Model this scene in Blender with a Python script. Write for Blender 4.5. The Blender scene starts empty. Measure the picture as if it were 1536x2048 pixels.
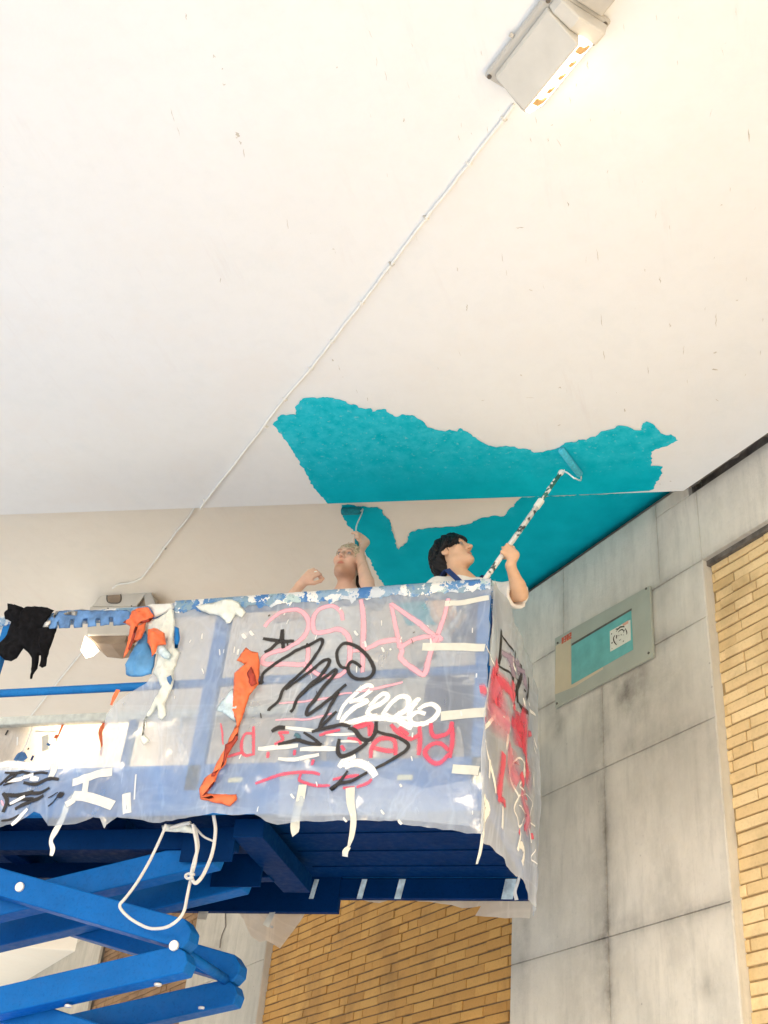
import bpy, bmesh, math, random
import numpy as np
from mathutils import Vector, Matrix, noise as mnoise
from mathutils.geometry import delaunay_2d_cdt

random.seed(7)
scene = bpy.context.scene
COL = scene.collection
R_ = math.radians

# ------------------------------------------------------------------ camera
# World: X along the lift platform, Y away from the photographer, Z up, origin at the camera (1.6 m above the ground).
GROUND = -1.6
F, CX, CY = 2286.0, 768.0, 1024.0            # focal length and centre in photo pixels
def nrm(v):
    v = np.array(v, float); return v/np.linalg.norm(v)
_up = nrm([342, -3292, F])
_X = -nrm([-8195, 737, F]); _X = nrm(_X-_up*np.dot(_X, _up))
_Y = np.cross(_up, _X)
ROT = np.stack([_X, _Y, _up])
cam_data = bpy.data.cameras.new('camera')
cam_data.sensor_fit = 'VERTICAL'; cam_data.sensor_height = 24.0; cam_data.sensor_width = 18.0
cam_data.lens = 24.0*F/2048.0
cam_data.clip_start = 0.05; cam_data.clip_end = 3000
cam = bpy.data.objects.new('camera', cam_data); COL.objects.link(cam)
cx, cy, cz = ROT@np.array([1, 0, 0.]), ROT@np.array([0, -1, 0.]), ROT@np.array([0, 0, -1.])
cam.matrix_world = Matrix(((cx[0], cy[0], cz[0], 0), (cx[1], cy[1], cz[1], 0), (cx[2], cy[2], cz[2], 0), (0, 0, 0, 1)))
scene.camera = cam

# ------------------------------------------------------------------ light
SUN_EL, SUN_AZ = 20.0, 188.0                 # azimuth measured from +Y clockwise: the sun stands behind the photographer
world = bpy.data.worlds.new('World'); scene.world = world; world.use_nodes = True
wn = world.node_tree.nodes; wl = world.node_tree.links
sky = wn.new('ShaderNodeTexSky'); sky.sky_type = 'NISHITA'; sky.sun_disc = False
sky.sun_elevation = R_(SUN_EL); sky.sun_rotation = R_(SUN_AZ); sky.altitude = 30; sky.dust_density = 2.0
wn['Background'].inputs['Strength'].default_value = 0.055
wl.new(sky.outputs[0], wn['Background'].inputs['Color'])
sd = bpy.data.lights.new('sun', 'SUN'); sd.energy = 5.0; sd.angle = R_(0.5); sd.color = (1.0, 0.985, 0.955)
sun = bpy.data.objects.new('sun', sd); COL.objects.link(sun)
_a, _e = R_(SUN_AZ), R_(SUN_EL)
_sv = Vector((math.sin(_a)*math.cos(_e), math.cos(_a)*math.cos(_e), math.sin(_e)))
sun.rotation_euler = _sv.to_track_quat('Z', 'Y').to_euler()
sun.location = _sv*30
scene.view_settings.view_transform = 'Standard'; scene.view_settings.look = 'None'
scene.view_settings.gamma = 1.0; scene.view_settings.use_curve_mapping = False
scene.view_settings.exposure = 1.97
scene.cycles.use_denoising = True
scene.cycles.max_bounces = 10; scene.cycles.diffuse_bounces = 6; scene.cycles.transparent_max_bounces = 24
scene.cycles.sample_clamp_indirect = 6.0

# ------------------------------------------------------------------ helpers
def ray(px, py): return ROT@np.array([px-CX, py-CY, F])
def onZ(px, py, z): d = ray(px, py); return d*(z/d[2])
def onY(px, py, y): d = ray(px, py); return d*(y/d[1])
def onX(px, py, x): d = ray(px, py); return d*(x/d[0])
# the concrete wall: s runs along it away from us, d out of its face towards us
WD = nrm([-0.7125, 0.70167, 0]); WN = np.array([-WD[1], WD[0], 0.]); WN = WN if WN[1] < 0 else -WN
OFF = -3.974
def wp(s, d, z): return WD*s+WN*(OFF+d)+np.array([0, 0, z])
def onW(px, py, d=0.0):
    r = ray(px, py); P = r*((OFF+d)/(r@WN)); return float(P@WD), float(P[2])

def tag(o, label=None, cat=None, group=None, kind=None):
    if label: o['label'] = label
    if cat: o['category'] = cat
    if group: o['group'] = group
    if kind: o['kind'] = kind
    return o
def link(o, parent=None):
    COL.objects.link(o)
    if parent is not None: o.parent = parent; o.matrix_parent_inverse = Matrix.Identity(4)
    return o
def empty(name, loc=(0, 0, 0)):
    o = bpy.data.objects.new(name, None); o.empty_display_size = .1; COL.objects.link(o); o.location = Vector([float(c) for c in loc]); return o
def world_loc(o):
    v = Vector(o.location)
    return v if o.parent is None else v+world_loc(o.parent)
def obj(name, verts, faces, mat, parent=None, smooth=False, attrs=None, uvs=None, loc=None):
    """one mesh object; vertices are given in world space, the origin goes to the middle of them"""
    V = np.array(verts, float).reshape(-1, 3)
    c = V.mean(0) if loc is None else np.array(loc, float)
    me = bpy.data.meshes.new(name)
    me.from_pydata((V-c).tolist(), [], [tuple(int(i) for i in f) for f in faces]); me.update()
    for m in (mat if isinstance(mat, (list, tuple)) else [mat]): me.materials.append(m)
    if smooth: me.polygons.foreach_set('use_smooth', [True]*len(me.polygons))
    for k, a in (attrs or {}).items():
        a = np.array(a, np.float32)
        if a.ndim == 1:
            at = me.attributes.new(k, 'FLOAT', 'POINT'); at.data.foreach_set('value', a)
        else:
            at = me.attributes.new(k, 'FLOAT_COLOR', 'POINT'); at.data.foreach_set('color', a.ravel())
    if uvs is not None:
        uv = me.uv_layers.new(name='UVMap'); li = np.zeros(len(me.loops), np.int32); me.loops.foreach_get('vertex_index', li)
        uv.data.foreach_set('uv', np.array(uvs, np.float32)[li].ravel())
    o = bpy.data.objects.new(name, me)
    pl = world_loc(parent) if parent is not None else Vector((0, 0, 0))
    o.location = Vector(c)-pl
    return link(o, parent)
class MB:
    """collects shapes for one mesh"""
    def __init__(s): s.v = []; s.f = []
    def add(s, vs, fs):
        n = len(s.v); s.v += [tuple(map(float, p)) for p in vs]; s.f += [tuple(i+n for i in f) for f in fs]; return s
    def box(s, a, b): 
        (x0, y0, z0), (x1, y1, z1) = np.minimum(a, b), np.maximum(a, b)
        return s.hexa([(x0, y0, z0), (x1, y0, z0), (x1, y1, z0), (x0, y1, z0), (x0, y0, z1), (x1, y0, z1), (x1, y1, z1), (x0, y1, z1)])
    def hexa(s, p): return s.add(p, [(0, 3, 2, 1), (4, 5, 6, 7), (0, 1, 5, 4), (1, 2, 6, 5), (2, 3, 7, 6), (3, 0, 4, 7)])
    def wbox(s, s0, s1, d0, d1, z0, z1):
        return s.hexa([wp(s1, d1, z0), wp(s0, d1, z0), wp(s0, d0, z0), wp(s1, d0, z0), wp(s1, d1, z1), wp(s0, d1, z1), wp(s0, d0, z1), wp(s1, d0, z1)])
    def obox(s, c, ax, hs):
        """box with centre c, three axes and half sizes"""
        c = np.array(c, float); A = [np.array(a, float)*h for a, h in zip(ax, hs)]
        return s.hexa([c+i*A[0]+j*A[1]+k*A[2] for k in (-1, 1) for i, j in ((-1, -1), (1, -1), (1, 1), (-1, 1))])
    def tube(s, pts, r, n=10, cap=True, taper=None):
        P = [np.array(p, float) for p in pts]; rings = []; u = None
        if not np.isscalar(r): r = np.interp(np.linspace(0, 1, len(P)), np.linspace(0, 1, len(r)), r)
        for i, p in enumerate(P):
            t = nrm(P[min(i+1, len(P)-1)]-P[max(i-1, 0)])
            if u is None: u = np.cross(t, [0, 0, 1.]); u = np.cross(t, [1., 0, 0]) if np.linalg.norm(u) < .1 else u
            u = nrm(u-t*np.dot(u, t)); w = np.cross(t, u); rr = r if np.isscalar(r) else r[i]
            rings.append([p+rr*(math.cos(2*math.pi*k/n)*u+math.sin(2*math.pi*k/n)*w) for k in range(n)])
        fs = [(i*n+k, i*n+(k+1) % n, (i+1)*n+(k+1) % n, (i+1)*n+k) for i in range(len(P)-1) for k in range(n)]
        if cap: fs += [tuple(range(n-1, -1, -1)), tuple((len(P)-1)*n+k for k in range(n))]
        return s.add([q for r_ in rings for q in r_], fs)
    def build(s, name, mat, parent=None, bevel=0, smooth=False):
        o = obj(name, s.v, s.f, mat, parent, smooth)
        if bevel:
            b = o.modifiers.new('bevel', 'BEVEL'); b.width = bevel; b.segments = 2; b.limit_method = 'ANGLE'; b.angle_limit = R_(40)
        return o
def crom(pts, n=6):
    """smooth curve through the points"""
    P = np.array(pts, float)
    if len(P) < 3: 
        return [P[0]*(1-t)+P[-1]*t for t in np.linspace(0, 1, n+1)]
    Q = np.vstack([2*P[0]-P[1], P, 2*P[-1]-P[-2]]); out = []
    for i in range(1, len(Q)-2):
        a, b, c, d = Q[i-1:i+3]
        for t in np.linspace(0, 1, n, endpoint=False):
            out.append(.5*((2*b)+(c-a)*t+(2*a-5*b+4*c-d)*t*t+(3*b-a-3*c+d)*t**3))
    out.append(P[-1]); return out
def fbm(p, sc=1., oc=4):
    return mnoise.fractal(Vector([float(c)*sc for c in p]), 1.0, 2.0, oc)

# ------------------------------------------------------------------ materials
class NT:
    def __init__(s, name):
        s.m = bpy.data.materials.new(name); s.m.use_nodes = True; s.t = s.m.node_tree; s.b = s.t.nodes['Principled BSDF']; s.out = s.t.nodes['Material Output']
    def n(s, ty, **kw):
        nd = s.t.nodes.new('ShaderNode'+ty)
        for k, v in kw.items():
            if k in nd.inputs: nd.inputs[k].default_value = v
            else: setattr(nd, k, v)
        return nd
    def l(s, a, b): s.t.links.new(a, b)
    def coord(s, kind='Object'): return s.n('TexCoord').outputs[kind]
    def pos(s): return s.n('NewGeometry').outputs['Position']
    def noise(s, vec, scale, detail=4, rough=.55, out='Fac', dist=0.):
        nd = s.n('TexNoise'); nd.inputs['Scale'].default_value = scale; nd.inputs['Detail'].default_value = detail
        nd.inputs['Roughness'].default_value = rough; nd.inputs['Distortion'].default_value = dist; s.l(vec, nd.inputs['Vector']); return nd.outputs[out]
    def vmul(s, vec, k):
        nd = s.n('VectorMath', operation='MULTIPLY'); s.l(vec, nd.inputs[0]); nd.inputs[1].default_value = k; return nd.outputs[0]
    def ramp(s, fac, *stops, interp='LINEAR'):
        nd = s.n('ValToRGB'); cr = nd.color_ramp; cr.interpolation = interp
        while len(cr.elements) < len(stops): cr.elements.new(.5)
        for e, (p, c) in zip(cr.elements, stops):
            e.position = p; e.color = (c, c, c, 1) if np.isscalar(c) else (*c, 1)
        s.l(fac, nd.inputs[0]); return nd.outputs[0]
    def mix(s, fac, a, b, blend='MIX'):
        nd = s.n('Mix', data_type='RGBA', blend_type=blend)
        for inp, v in ((nd.inputs['Factor'], fac), (nd.inputs[6], a), (nd.inputs[7], b)):
            if isinstance(v, bpy.types.NodeSocket): s.l(v, inp)
            elif isinstance(v, (tuple, list)): inp.default_value = (*v, 1)
            else: inp.default_value = v
        return nd.outputs[2]
    def math(s, op, a, b=0., clamp=False):
        nd = s.n('Math', operation=op, use_clamp=clamp)
        for inp, v in ((nd.inputs[0], a), (nd.inputs[1], b)):
            if isinstance(v, bpy.types.NodeSocket): s.l(v, inp)
            else: inp.default_value = v
        return nd.outputs[0]
    def attr(s, name, out='Fac'): return s.n('Attribute', attribute_name=name).outputs[out]
    def bump(s, h, strength=.3, dist=.01):
        nd = s.n('Bump'); nd.inputs['Strength'].default_value = strength; nd.inputs['Distance'].default_value = dist
        s.l(h, nd.inputs['Height']); s.l(nd.outputs[0], s.b.inputs['Normal'])
    def col(s, c):
        if isinstance(c, bpy.types.NodeSocket): s.l(c, s.b.inputs['Base Color'])
        else: s.b.inputs['Base Color'].default_value = (*c, 1)
    def rough(s, r):
        if isinstance(r, bpy.types.NodeSocket): s.l(r, s.b.inputs['Roughness'])
        else: s.b.inputs['Roughness'].default_value = r

def simple(name, c, rough=.6, var=.12, scale=18, bump=0., metal=0., spec=.5):
    m = NT(name); p = m.pos(); f = m.noise(p, scale, 5)
    lo = tuple(x*(1-var) for x in c); hi = tuple(min(1, x*(1+var)) for x in c)
    m.col(m.ramp(f, (.3, lo), (.7, hi))); m.rough(rough); m.b.inputs['Metallic'].default_value = metal
    m.b.inputs['Specular IOR Level'].default_value = spec
    if bump: m.bump(m.noise(p, scale*4, 4), bump, .004)
    return m.m

def ceiling_mat(name, base, dark):
    m = NT(name); p = m.pos()
    big = m.noise(p, .9, 4, .6); fine = m.noise(p, 9, 6, .65)
    c0 = m.noise(p, 2.3, 5, .65); st = m.noise(m.vmul(p, (3.0, .35, 1)), 4.0, 6, .7)             # long faint roller and board streaks
    c = m.mix(m.ramp(big, (.35, 0.), (.7, .55)), base, dark)
    c = m.mix(m.ramp(fine, (.45, 0.), (.8, .16)), c, tuple(x*.82 for x in dark))
    c = m.mix(m.math('MULTIPLY', m.ramp(st, (.56, 0.), (.76, .42)), m.ramp(m.noise(p, 1.3, 3), (.45, 0.), (.65, 1.))), c, (base[0]*.84, base[1]*.77, base[2]*.76))
    c = m.mix(m.ramp(c0, (.52, 0.), (.66, .5)), c, (base[0]*.985, base[1]*.955, base[2]*.93)); c = m.mix(m.ramp(m.noise(p, 3.7, 6, .7), (.55, 0.), (.68, .5)), c, (base[0]*.93, base[1]*.945, base[2]*.95))
    pin = m.noise(p, 28, 3, .6)
    c = m.mix(m.ramp(pin, (.74, 0.), (.80, .35)), c, (.42, .40, .36))
    m.col(c); m.rough(.72); m.bump(m.noise(p, 55, 5, .6), .18, .004); return m.m
M = {}
M['ceiling'] = ceiling_mat('painted_concrete_soffit', (.805, .815, .825), (.775, .778, .775))
M['ceiling_far'] = ceiling_mat('painted_concrete_soffit_warm', (.82, .772, .69), (.77, .715, .62))
def concrete_mat(name, tint=1.0):
    m = NT(name); p = m.pos()
    big = m.noise(p, 1.6, 5, .62); mid = m.noise(m.vmul(p, (1, 1, .35)), 5, 6, .65); fine = m.noise(p, 42, 5, .6)
    c = m.mix(m.ramp(big, (.3, 0.), (.7, 1.)), (.64*tint, .595*tint, .51*tint), (.74*tint, .69*tint, .60*tint))
    c = m.mix(m.ramp(mid, (.46, 0.), (.70, .55)), c, (.43*tint, .405*tint, .35*tint)); c = m.mix(m.ramp(m.noise(m.vmul(p, (1, 1, .12)), 16, 5, .7), (.52, 0.), (.70, .40)), c, (.40*tint, .38*tint, .33*tint)); c = m.mix(m.ramp(m.noise(p, 13, 7, .75), (.50, 0.), (.68, .38)), c, (.74*tint, .70*tint, .62*tint))
    c = m.mix(m.ramp(fine, (.55, 0.), (.8, .25)), c, (.36*tint, .34*tint, .31*tint))
    v = m.n('TexVoronoi'); v.inputs['Scale'].default_value = 9; m.l(p, v.inputs['Vector'])
    hole = m.ramp(v.outputs['Distance'], (.02, 1.), (.07, 0.)); hole = m.math('MULTIPLY', hole, m.ramp(m.noise(p, 3), (.52, 0.), (.6, .8)))
    c = m.mix(hole, c, (.20, .18, .16))
    st = m.attr('stain'); st2 = m.math('MULTIPLY', st, m.ramp(m.noise(p, 7, 6, .7), (.3, .35), (.7, 1.15)), True)
    c = m.mix(m.ramp(m.noise(p, .55, 5, .65), (.42, 0.), (.7, .55)), c, (.42*tint, .41*tint, .355*tint)); c = m.mix(st2, c, (.15, .135, .115))
    m.col(c); m.rough(.85); m.bump(m.noise(p, 45, 7, .72), .5, .005); return m.m
M['concrete'] = concrete_mat('board_marked_concrete')
M['concrete_dark'] = concrete_mat('darker_concrete', .72)  # the same concrete in a darker tone, for the farther piers
M['dark_gap'] = simple('dirty_joint_filler', (.12, .105, .09), .95, .5, 14, .4)
def brick_mat(name, a, b, cdark):
    m = NT(name); p = m.pos(); rnd = m.n('ObjectInfo').outputs['Random']; isl = m.n('NewGeometry').outputs['Random Per Island']
    r = m.math('FRACT', m.math('ADD', rnd, m.math('MULTIPLY', isl, 7.31)))
    c = m.ramp(r, (0., tuple(x*.88 for x in a)), (.08, tuple(.7*x+.3*y for x, y in zip(a, b))), (.55, tuple((x+y)/2 for x, y in zip(a, b))), (.9, b), (1., tuple(x*1.06 for x in b)))
    c = m.mix(m.ramp(m.noise(p, 2.2, 5, .65), (.48, 0.), (.72, .75)), c, cdark)
    c = m.mix(m.ramp(m.noise(p, 60, 5, .7), (.5, 0.), (.75, .3)), c, tuple(x*.55 for x in a))
    m.col(c); m.rough(.85); m.bump(m.noise(p, 90, 5, .7), .35, .004); return m.m
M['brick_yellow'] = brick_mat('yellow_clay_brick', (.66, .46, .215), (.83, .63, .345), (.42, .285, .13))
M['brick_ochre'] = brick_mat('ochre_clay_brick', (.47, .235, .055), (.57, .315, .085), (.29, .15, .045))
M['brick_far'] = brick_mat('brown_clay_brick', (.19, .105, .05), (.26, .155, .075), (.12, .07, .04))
M['mortar_y'] = simple('tan_mortar', (.34, .235, .11), .95, .3, 25, .3)
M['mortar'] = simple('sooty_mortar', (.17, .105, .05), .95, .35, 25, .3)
M['asphalt'] = simple('asphalt', (.36, .372, .378), .9, .15, 3, .3)
def teal_mat():
    m = NT('teal_roller_paint'); p = m.pos()
    c = m.mix(m.ramp(m.noise(p, 6, 6, .6), (.35, 0.), (.68, 1.)), (.0, .40, .53), (.003, .47, .61))
    thin = m.math('MULTIPLY', m.attr('thin'), m.ramp(m.noise(p, 11, 6, .7), (.36, .0), (.66, 1.1)), True)
    c = m.mix(thin, c, (.035, .53, .67))
    spk = m.noise(p, 36, 4, .7); c = m.mix(m.math('MULTIPLY', m.ramp(spk, (.60, 0.), (.70, .5)), m.attr('thin'), True), c, (.30, .60, .64))
    m.col(c); m.rough(.8); m.b.inputs['Specular IOR Level'].default_value = .04; m.bump(m.noise(p, 130, 4, .6), .25, .003); return m.m
M['teal'] = teal_mat()
M['white_cable'] = simple('white_painted_cable', (.80, .785, .74), .55, .05, 12)
M['clip'] = simple('dirty_cable_clip', (.62, .60, .55), .7, .5, 40)
M['chip'] = simple('chipped_dark_marks', (.54, .51, .46), .9, .3, 60)
M['lamp_body'] = simple('cream_enamel', (.60, .565, .50), .5, .06, 9)
M['lamp_rim'] = simple('greyed_cream_enamel', (.50, .475, .43), .55, .08, 9)
M['lamp_in'] = simple('brown_lamp_inside', (.28, .21, .15), .6, .2, 9)
M['tab'] = simple('amber_lamp_tab', (.70, .42, .17), .5, .2, 30)
def emit(name, c, s):
    m = NT(name); m.b.inputs['Emission Color'].default_value = (*c, 1); m.b.inputs['Emission Strength'].default_value = s; m.col(c); return m.m
M['glow'] = emit('lit_lamp_glass', (1., .88, .70), 1.1)
M['black'] = simple('black_fabric', (.010, .010, .012), .95, .4, 30, .3, spec=.1)
def lift_blue(name, base, dirt=.35, wear=.5, spec=.14):
    m = NT(name); p = m.pos()
    c = m.mix(m.ramp(m.noise(p, 5, 5, .6), (.35, 0.), (.7, .7)), base, tuple(x*.72 for x in base))
    c = m.mix(m.ramp(m.noise(p, 75, 4, .7), (.52, 0.), (.70, dirt)), c, tuple(x*.35 for x in base))
    c = m.mix(m.ramp(m.noise(p, 22, 6, .75), (.66, 0.), (.72, wear)), c, (.25, .38, .55))
    m.b.inputs['Specular IOR Level'].default_value = spec; m.col(c); m.rough(m.ramp(m.noise(p, 30), (.3, .45), (.7, .7))); m.bump(m.noise(p, 150, 4), .12, .002); return m.m
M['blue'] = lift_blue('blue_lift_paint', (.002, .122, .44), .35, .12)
M['blue_shade'] = lift_blue('shaded_underside_blue', (.0004, .023, .105), .35, .03, .04)  # shade under the deck put into the colour as a darker blue
M['pin'] = simple('zinc_pin', (.70, .69, .66), .35, .1, 30, 0, .2)
M['rail_blue'] = lift_blue('blue_rail_paint', (.015, .18, .52), .35, .3)
def splat_mat():
    m = NT('paint_splattered_rail'); p = m.pos()
    v = m.n('TexVoronoi'); v.inputs['Scale'].default_value = 17; v.inputs['Randomness'].default_value = 1.
    pw = m.n('VectorMath', operation='ADD'); nz = m.noise(p, 14, 4, .6, 'Color'); m.l(m.vmul(nz, (.16, .1, .16)), pw.inputs[0]); m.l(p, pw.inputs[1]); m.l(pw.outputs[0], v.inputs['Vector'])
    sep = m.n('SeparateColor'); m.l(v.outputs['Color'], sep.inputs[0])
    c = m.ramp(sep.outputs[0], (0., (.55, .60, .66)), (.16, (.24, .37, .52)), (.36, (.70, .72, .73)), (.50, (.04, .17, .44)), (.62, (.20, .32, .42)), (.76, (.76, .76, .74)), (.86, (.42, .55, .56)), (.94, (.10, .24, .46)), interp='CONSTANT')
    c = m.mix(m.ramp(m.noise(p, 60, 4, .7), (.64, 0.), (.68, .9)), c, (.03, .06, .10))
    c = m.mix(m.ramp(m.noise(p, 38, 4, .7), (.63, 0.), (.66, .8)), c, (.74, .76, .78))
    c = m.mix(m.ramp(m.noise(p, 19, 5, .7), (.54, 0.), (.58, 1.)), c, (.09, .24, .48))
    m.col(c); m.rough(.35); m.bump(m.noise(p, 60, 5), .4, .004); return m.m
M['splat'] = splat_mat()
def plastic_mat(name, tint, clear, warm=None, gloss=.13):
    """thin milky polythene: part of the light goes straight through, part is scattered"""
    m = NT(name); t = m.t; p = m.pos(); t.nodes.remove(m.b)
    cl = m.ramp(m.noise(m.vmul(p, (1.0, 1.0, .45)), 3.2, 5, .6, dist=.6), (.30, max(0, clear-.13)), (.72, clear+.13))
    fold = m.noise(m.vmul(p, (6, 6, 1.2)), 3, 5, .7, dist=1.2); cl = m.math('SUBTRACT', cl, m.ramp(fold, (.62, 0.), (.74, .16)), True)
    for vec, sc_, k_ in (((1.5, 1.5, .55), 1.5, .13), ((.5, .5, 1.3), 1.7, .08)):
        rn = m.noise(m.vmul(p, vec), sc_, 4, .55, dist=1.1); rg_ = m.math('ABSOLUTE', m.math('SUBTRACT', rn, .5)); cl = m.math('SUBTRACT', cl, m.ramp(rg_, (.0, k_), (.030, 0.)), True)
    tr = m.n('BsdfTransparent'); tr.inputs[0].default_value = (.97, .98, 1., 1)
    di = m.n('BsdfDiffuse'); tl = m.n('BsdfTranslucent')
    col = m.mix(m.ramp(m.noise(p, 2.4, 5, .6), (.4, 0.), (.7, 1.)), tint, warm or tuple(x*.9 for x in tint))
    spl = m.noise(p, 26, 4, .75); col = m.mix(m.ramp(spl, (.73, 0.), (.77, .8)), col, (.88, .88, .88))
    m.l(col, di.inputs[0]); m.l(col, tl.inputs[0])
    a = m.n('MixShader'); a.inputs[0].default_value = .50; m.l(di.outputs[0], a.inputs[1]); m.l(tl.outputs[0], a.inputs[2])
    b = m.n('MixShader'); m.l(cl, b.inputs[0]); m.l(a.outputs[0], b.inputs[1]); m.l(tr.outputs[0], b.inputs[2])
    g = m.n('BsdfGlossy'); g.inputs['Roughness'].default_value = .16; g.inputs[0].default_value = (1, 1, 1, 1)
    bp = m.n('Bump'); bp.inputs['Strength'].default_value = .55; bp.inputs['Distance'].default_value = .02
    m.l(m.noise(m.vmul(p, (1, 1, .45)), 6, 4, .5, dist=.8), bp.inputs['Height']); [m.l(bp.outputs[0], x_.inputs['Normal']) for x_ in (g, di, tl)]
    c = m.n('MixShader'); c.inputs[0].default_value = gloss; m.l(b.outputs[0], c.inputs[1]); m.l(g.outputs[0], c.inputs[2])
    m.l(c.outputs[0], m.out.inputs[0]); return m.m
M['sheet'] = plastic_mat('milky_polythene_sheet', (.72, .82, .96), .60)
M['sheet_back'] = plastic_mat('dusty_polythene_sheet', (.74, .70, .64), .16, (.64, .58, .50), .05)
M['sheet_end'] = plastic_mat('end_polythene_sheet', (.78, .83, .88), .30, (.68, .72, .76), .13)
def spray(name, c, soft=.28, alpha=1.):
    m = NT(name); t = m.t; uv = m.n('UVMap').outputs[0]; sep = m.n('SeparateXYZ'); m.l(uv, sep.inputs[0]); p = m.pos()
    e = m.math('ABSOLUTE', m.math('SUBTRACT', sep.outputs[1], .5)); e = m.math('ADD', e, m.math('MULTIPLY', m.math('SUBTRACT', m.noise(p, 50, 4, .6), .5), .22))
    a = m.ramp(e, (max(.02, .5-soft-.06), alpha), (.47, 0.))
    m.col(m.mix(m.noise(p, 12), c, tuple(min(1, x*1.08+.01) for x in c))); m.rough(.55)
    tr = m.n('BsdfTransparent'); mx = m.n('MixShader'); m.l(a, mx.inputs[0]); m.l(tr.outputs[0], mx.inputs[1]); m.l(m.b.outputs[0], mx.inputs[2]); m.l(mx.outputs[0], m.out.inputs[0]); return m.m
M['s_pink'] = spray('pale_pink_spray', (.80, .40, .48), .25, .95)
M['s_red'] = spray('red_pink_spray', (.78, .07, .13), .30, .80)
M['s_black'] = spray('black_spray', (.010, .008, .010), .16, 1.)
M['s_white'] = spray('white_spray', (.88, .88, .87), .16)
M['s_haze'] = spray('soft_pink_overspray', (.80, .20, .30), .46, .62)
M['s_teal'] = spray('dark_teal_spray', (.05, .14, .18), .3, .9)
M['s_lilac'] = spray('lilac_spray', (.36, .28, .40), .3, .8)
M['tape'] = simple('cream_masking_tape', (.66, .655, .59), .65, .06, 30)
M['tape_white'] = simple('white_tape', (.74, .74, .72), .6, .05, 30)
M['orange'] = simple('orange_plastic_tape', (.86, .17, .055), .45, .22, 16, .3)
M['orange_dark'] = simple('orange_tape_inside', (.36, .035, .015), .6, .3, 20)
M['bag_blue'] = simple('light_blue_plastic', (.09, .30, .60), .5, .25, 9, .3)
M['tab_blue'] = simple('translucent_blue_tape', (.10, .23, .48), .5, .45, 14, .2)
M['rag'] = simple('pale_paint_rag', (.74, .77, .72), .8, .14, 22, .4)
M['rag_blue'] = simple('blue_stained_rag', (.55, .68, .76), .8, .35, 22, .4)
M['rope'] = simple('white_flex', (.62, .615, .60), .6, .05, 40)
def skin(name, c):
    m = NT(name); p = m.pos(); k = m.attr('tint', 'Color'); n = m.noise(p, 35, 4)
    m.col(m.mix(1., m.ramp(n, (.3, tuple(x*.92 for x in c)), (.7, c)), k, 'MULTIPLY')); m.rough(.5)
    m.b.inputs['Subsurface Weight'].default_value = .12; m.b.inputs['Subsurface Radius'].default_value = (.012, .005, .003); m.b.inputs['Subsurface Scale'].default_value = .6
    return m.m
M['skin_a'] = skin('fair_skin', (.75, .47, .34)); M['skin_b'] = skin('light_tan_skin', (.72, .45, .29))
M['hair_black'] = simple('black_hair', (.006, .006, .008), .45, .5, 60, .6, spec=.25)
M['hair_blond'] = simple('ash_blond_hair', (.52, .40, .27), .7, .5, 90, .8)
M['hair_brown'] = simple('dark_brown_hair', (.03, .02, .016), .8, .4, 60, .6)
M['tee'] = simple('off_white_cotton', (.74, .71, .66), .9, .06, 26, .25)
M['tee_w'] = simple('white_cotton', (.80, .78, .75), .9, .05, 26, .25)
M['denim'] = simple('navy_work_cotton', (.010, .036, .16), .9, .2, 40, .2)
M['denim_l'] = simple('washed_blue_cotton', (.07, .19, .42), .9, .2, 40, .2)
M['shoe'] = simple('dark_shoe', (.03, .03, .03), .7, .3, 20)
M['earring'] = simple('black_earring', (.01, .01, .01), .3, .1, 20)
def eye_mat():
    m = NT('eye'); m.col(m.attr('tint', 'Color')); m.rough(.55); return m.m
M['eye'] = eye_mat()
def pole_mat():
    m = NT('paint_flecked_pole'); p = m.pos(); f = m.noise(p, 42, 4, .7); g = m.noise(p, 15, 3, .5)
    c = m.mix(m.ramp(g, (.54, 0.), (.56, 1.)), (.76, .76, .74), (.05, .075, .08))
    c = m.mix(m.ramp(f, (.55, 0.), (.58, 1.)), c, (.80, .80, .79)); c = m.mix(m.ramp(m.noise(p, 9, 3), (.64, 0.), (.66, 1.)), c, (.74, .34, .38))
    m.col(c); m.rough(.5); return m.m
M['pole'] = pole_mat()
M['pole_green'] = simple('green_pole_sleeve', (.03, .16, .13), .5, .7, 60)
M['fleece'] = simple('paint_loaded_roller', (.07, .51, .67), .9, .2, 70, .8)
M['fleece_dark'] = simple('wet_teal_roller', (.004, .22, .28), .9, .25, 70, .8)
M['wire'] = simple('painted_roller_wire', (.62, .72, .74), .4, .2, 30)
M['acrylic'] = simple('sage_grey_sign_plate', (.36, .37, .30), .35, .08, 5)
M['cream_reflection'] = simple('painted_cream_reflection', (.56, .47, .31), .4, .08, 5)
M['sign_teal'] = simple('turquoise_sign_print', (.13, .40, .37), .4, .14, 12)
M['sticker'] = simple('white_sticker_paper', (.66, .64, .54), .6, .06, 30)
M['ink'] = simple('dark_print_ink', (.05, .04, .015), .7, .2, 30)
M['peach'] = simple('peach_print', (.66, .36, .24), .7, .1, 30)
M['red_print'] = simple('red_number_print', (.58, .10, .045), .6, .2, 60)
M['screw'] = simple('dull_screw', (.14, .12, .10), .5, .2, 30, 0, .6)
M['marker'] = simple('marker_ink', (.03, .026, .022), .7, .3, 40)
M['yellow_label'] = simple('pale_yellow_label', (.78, .75, .45), .6, .05, 30)

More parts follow.
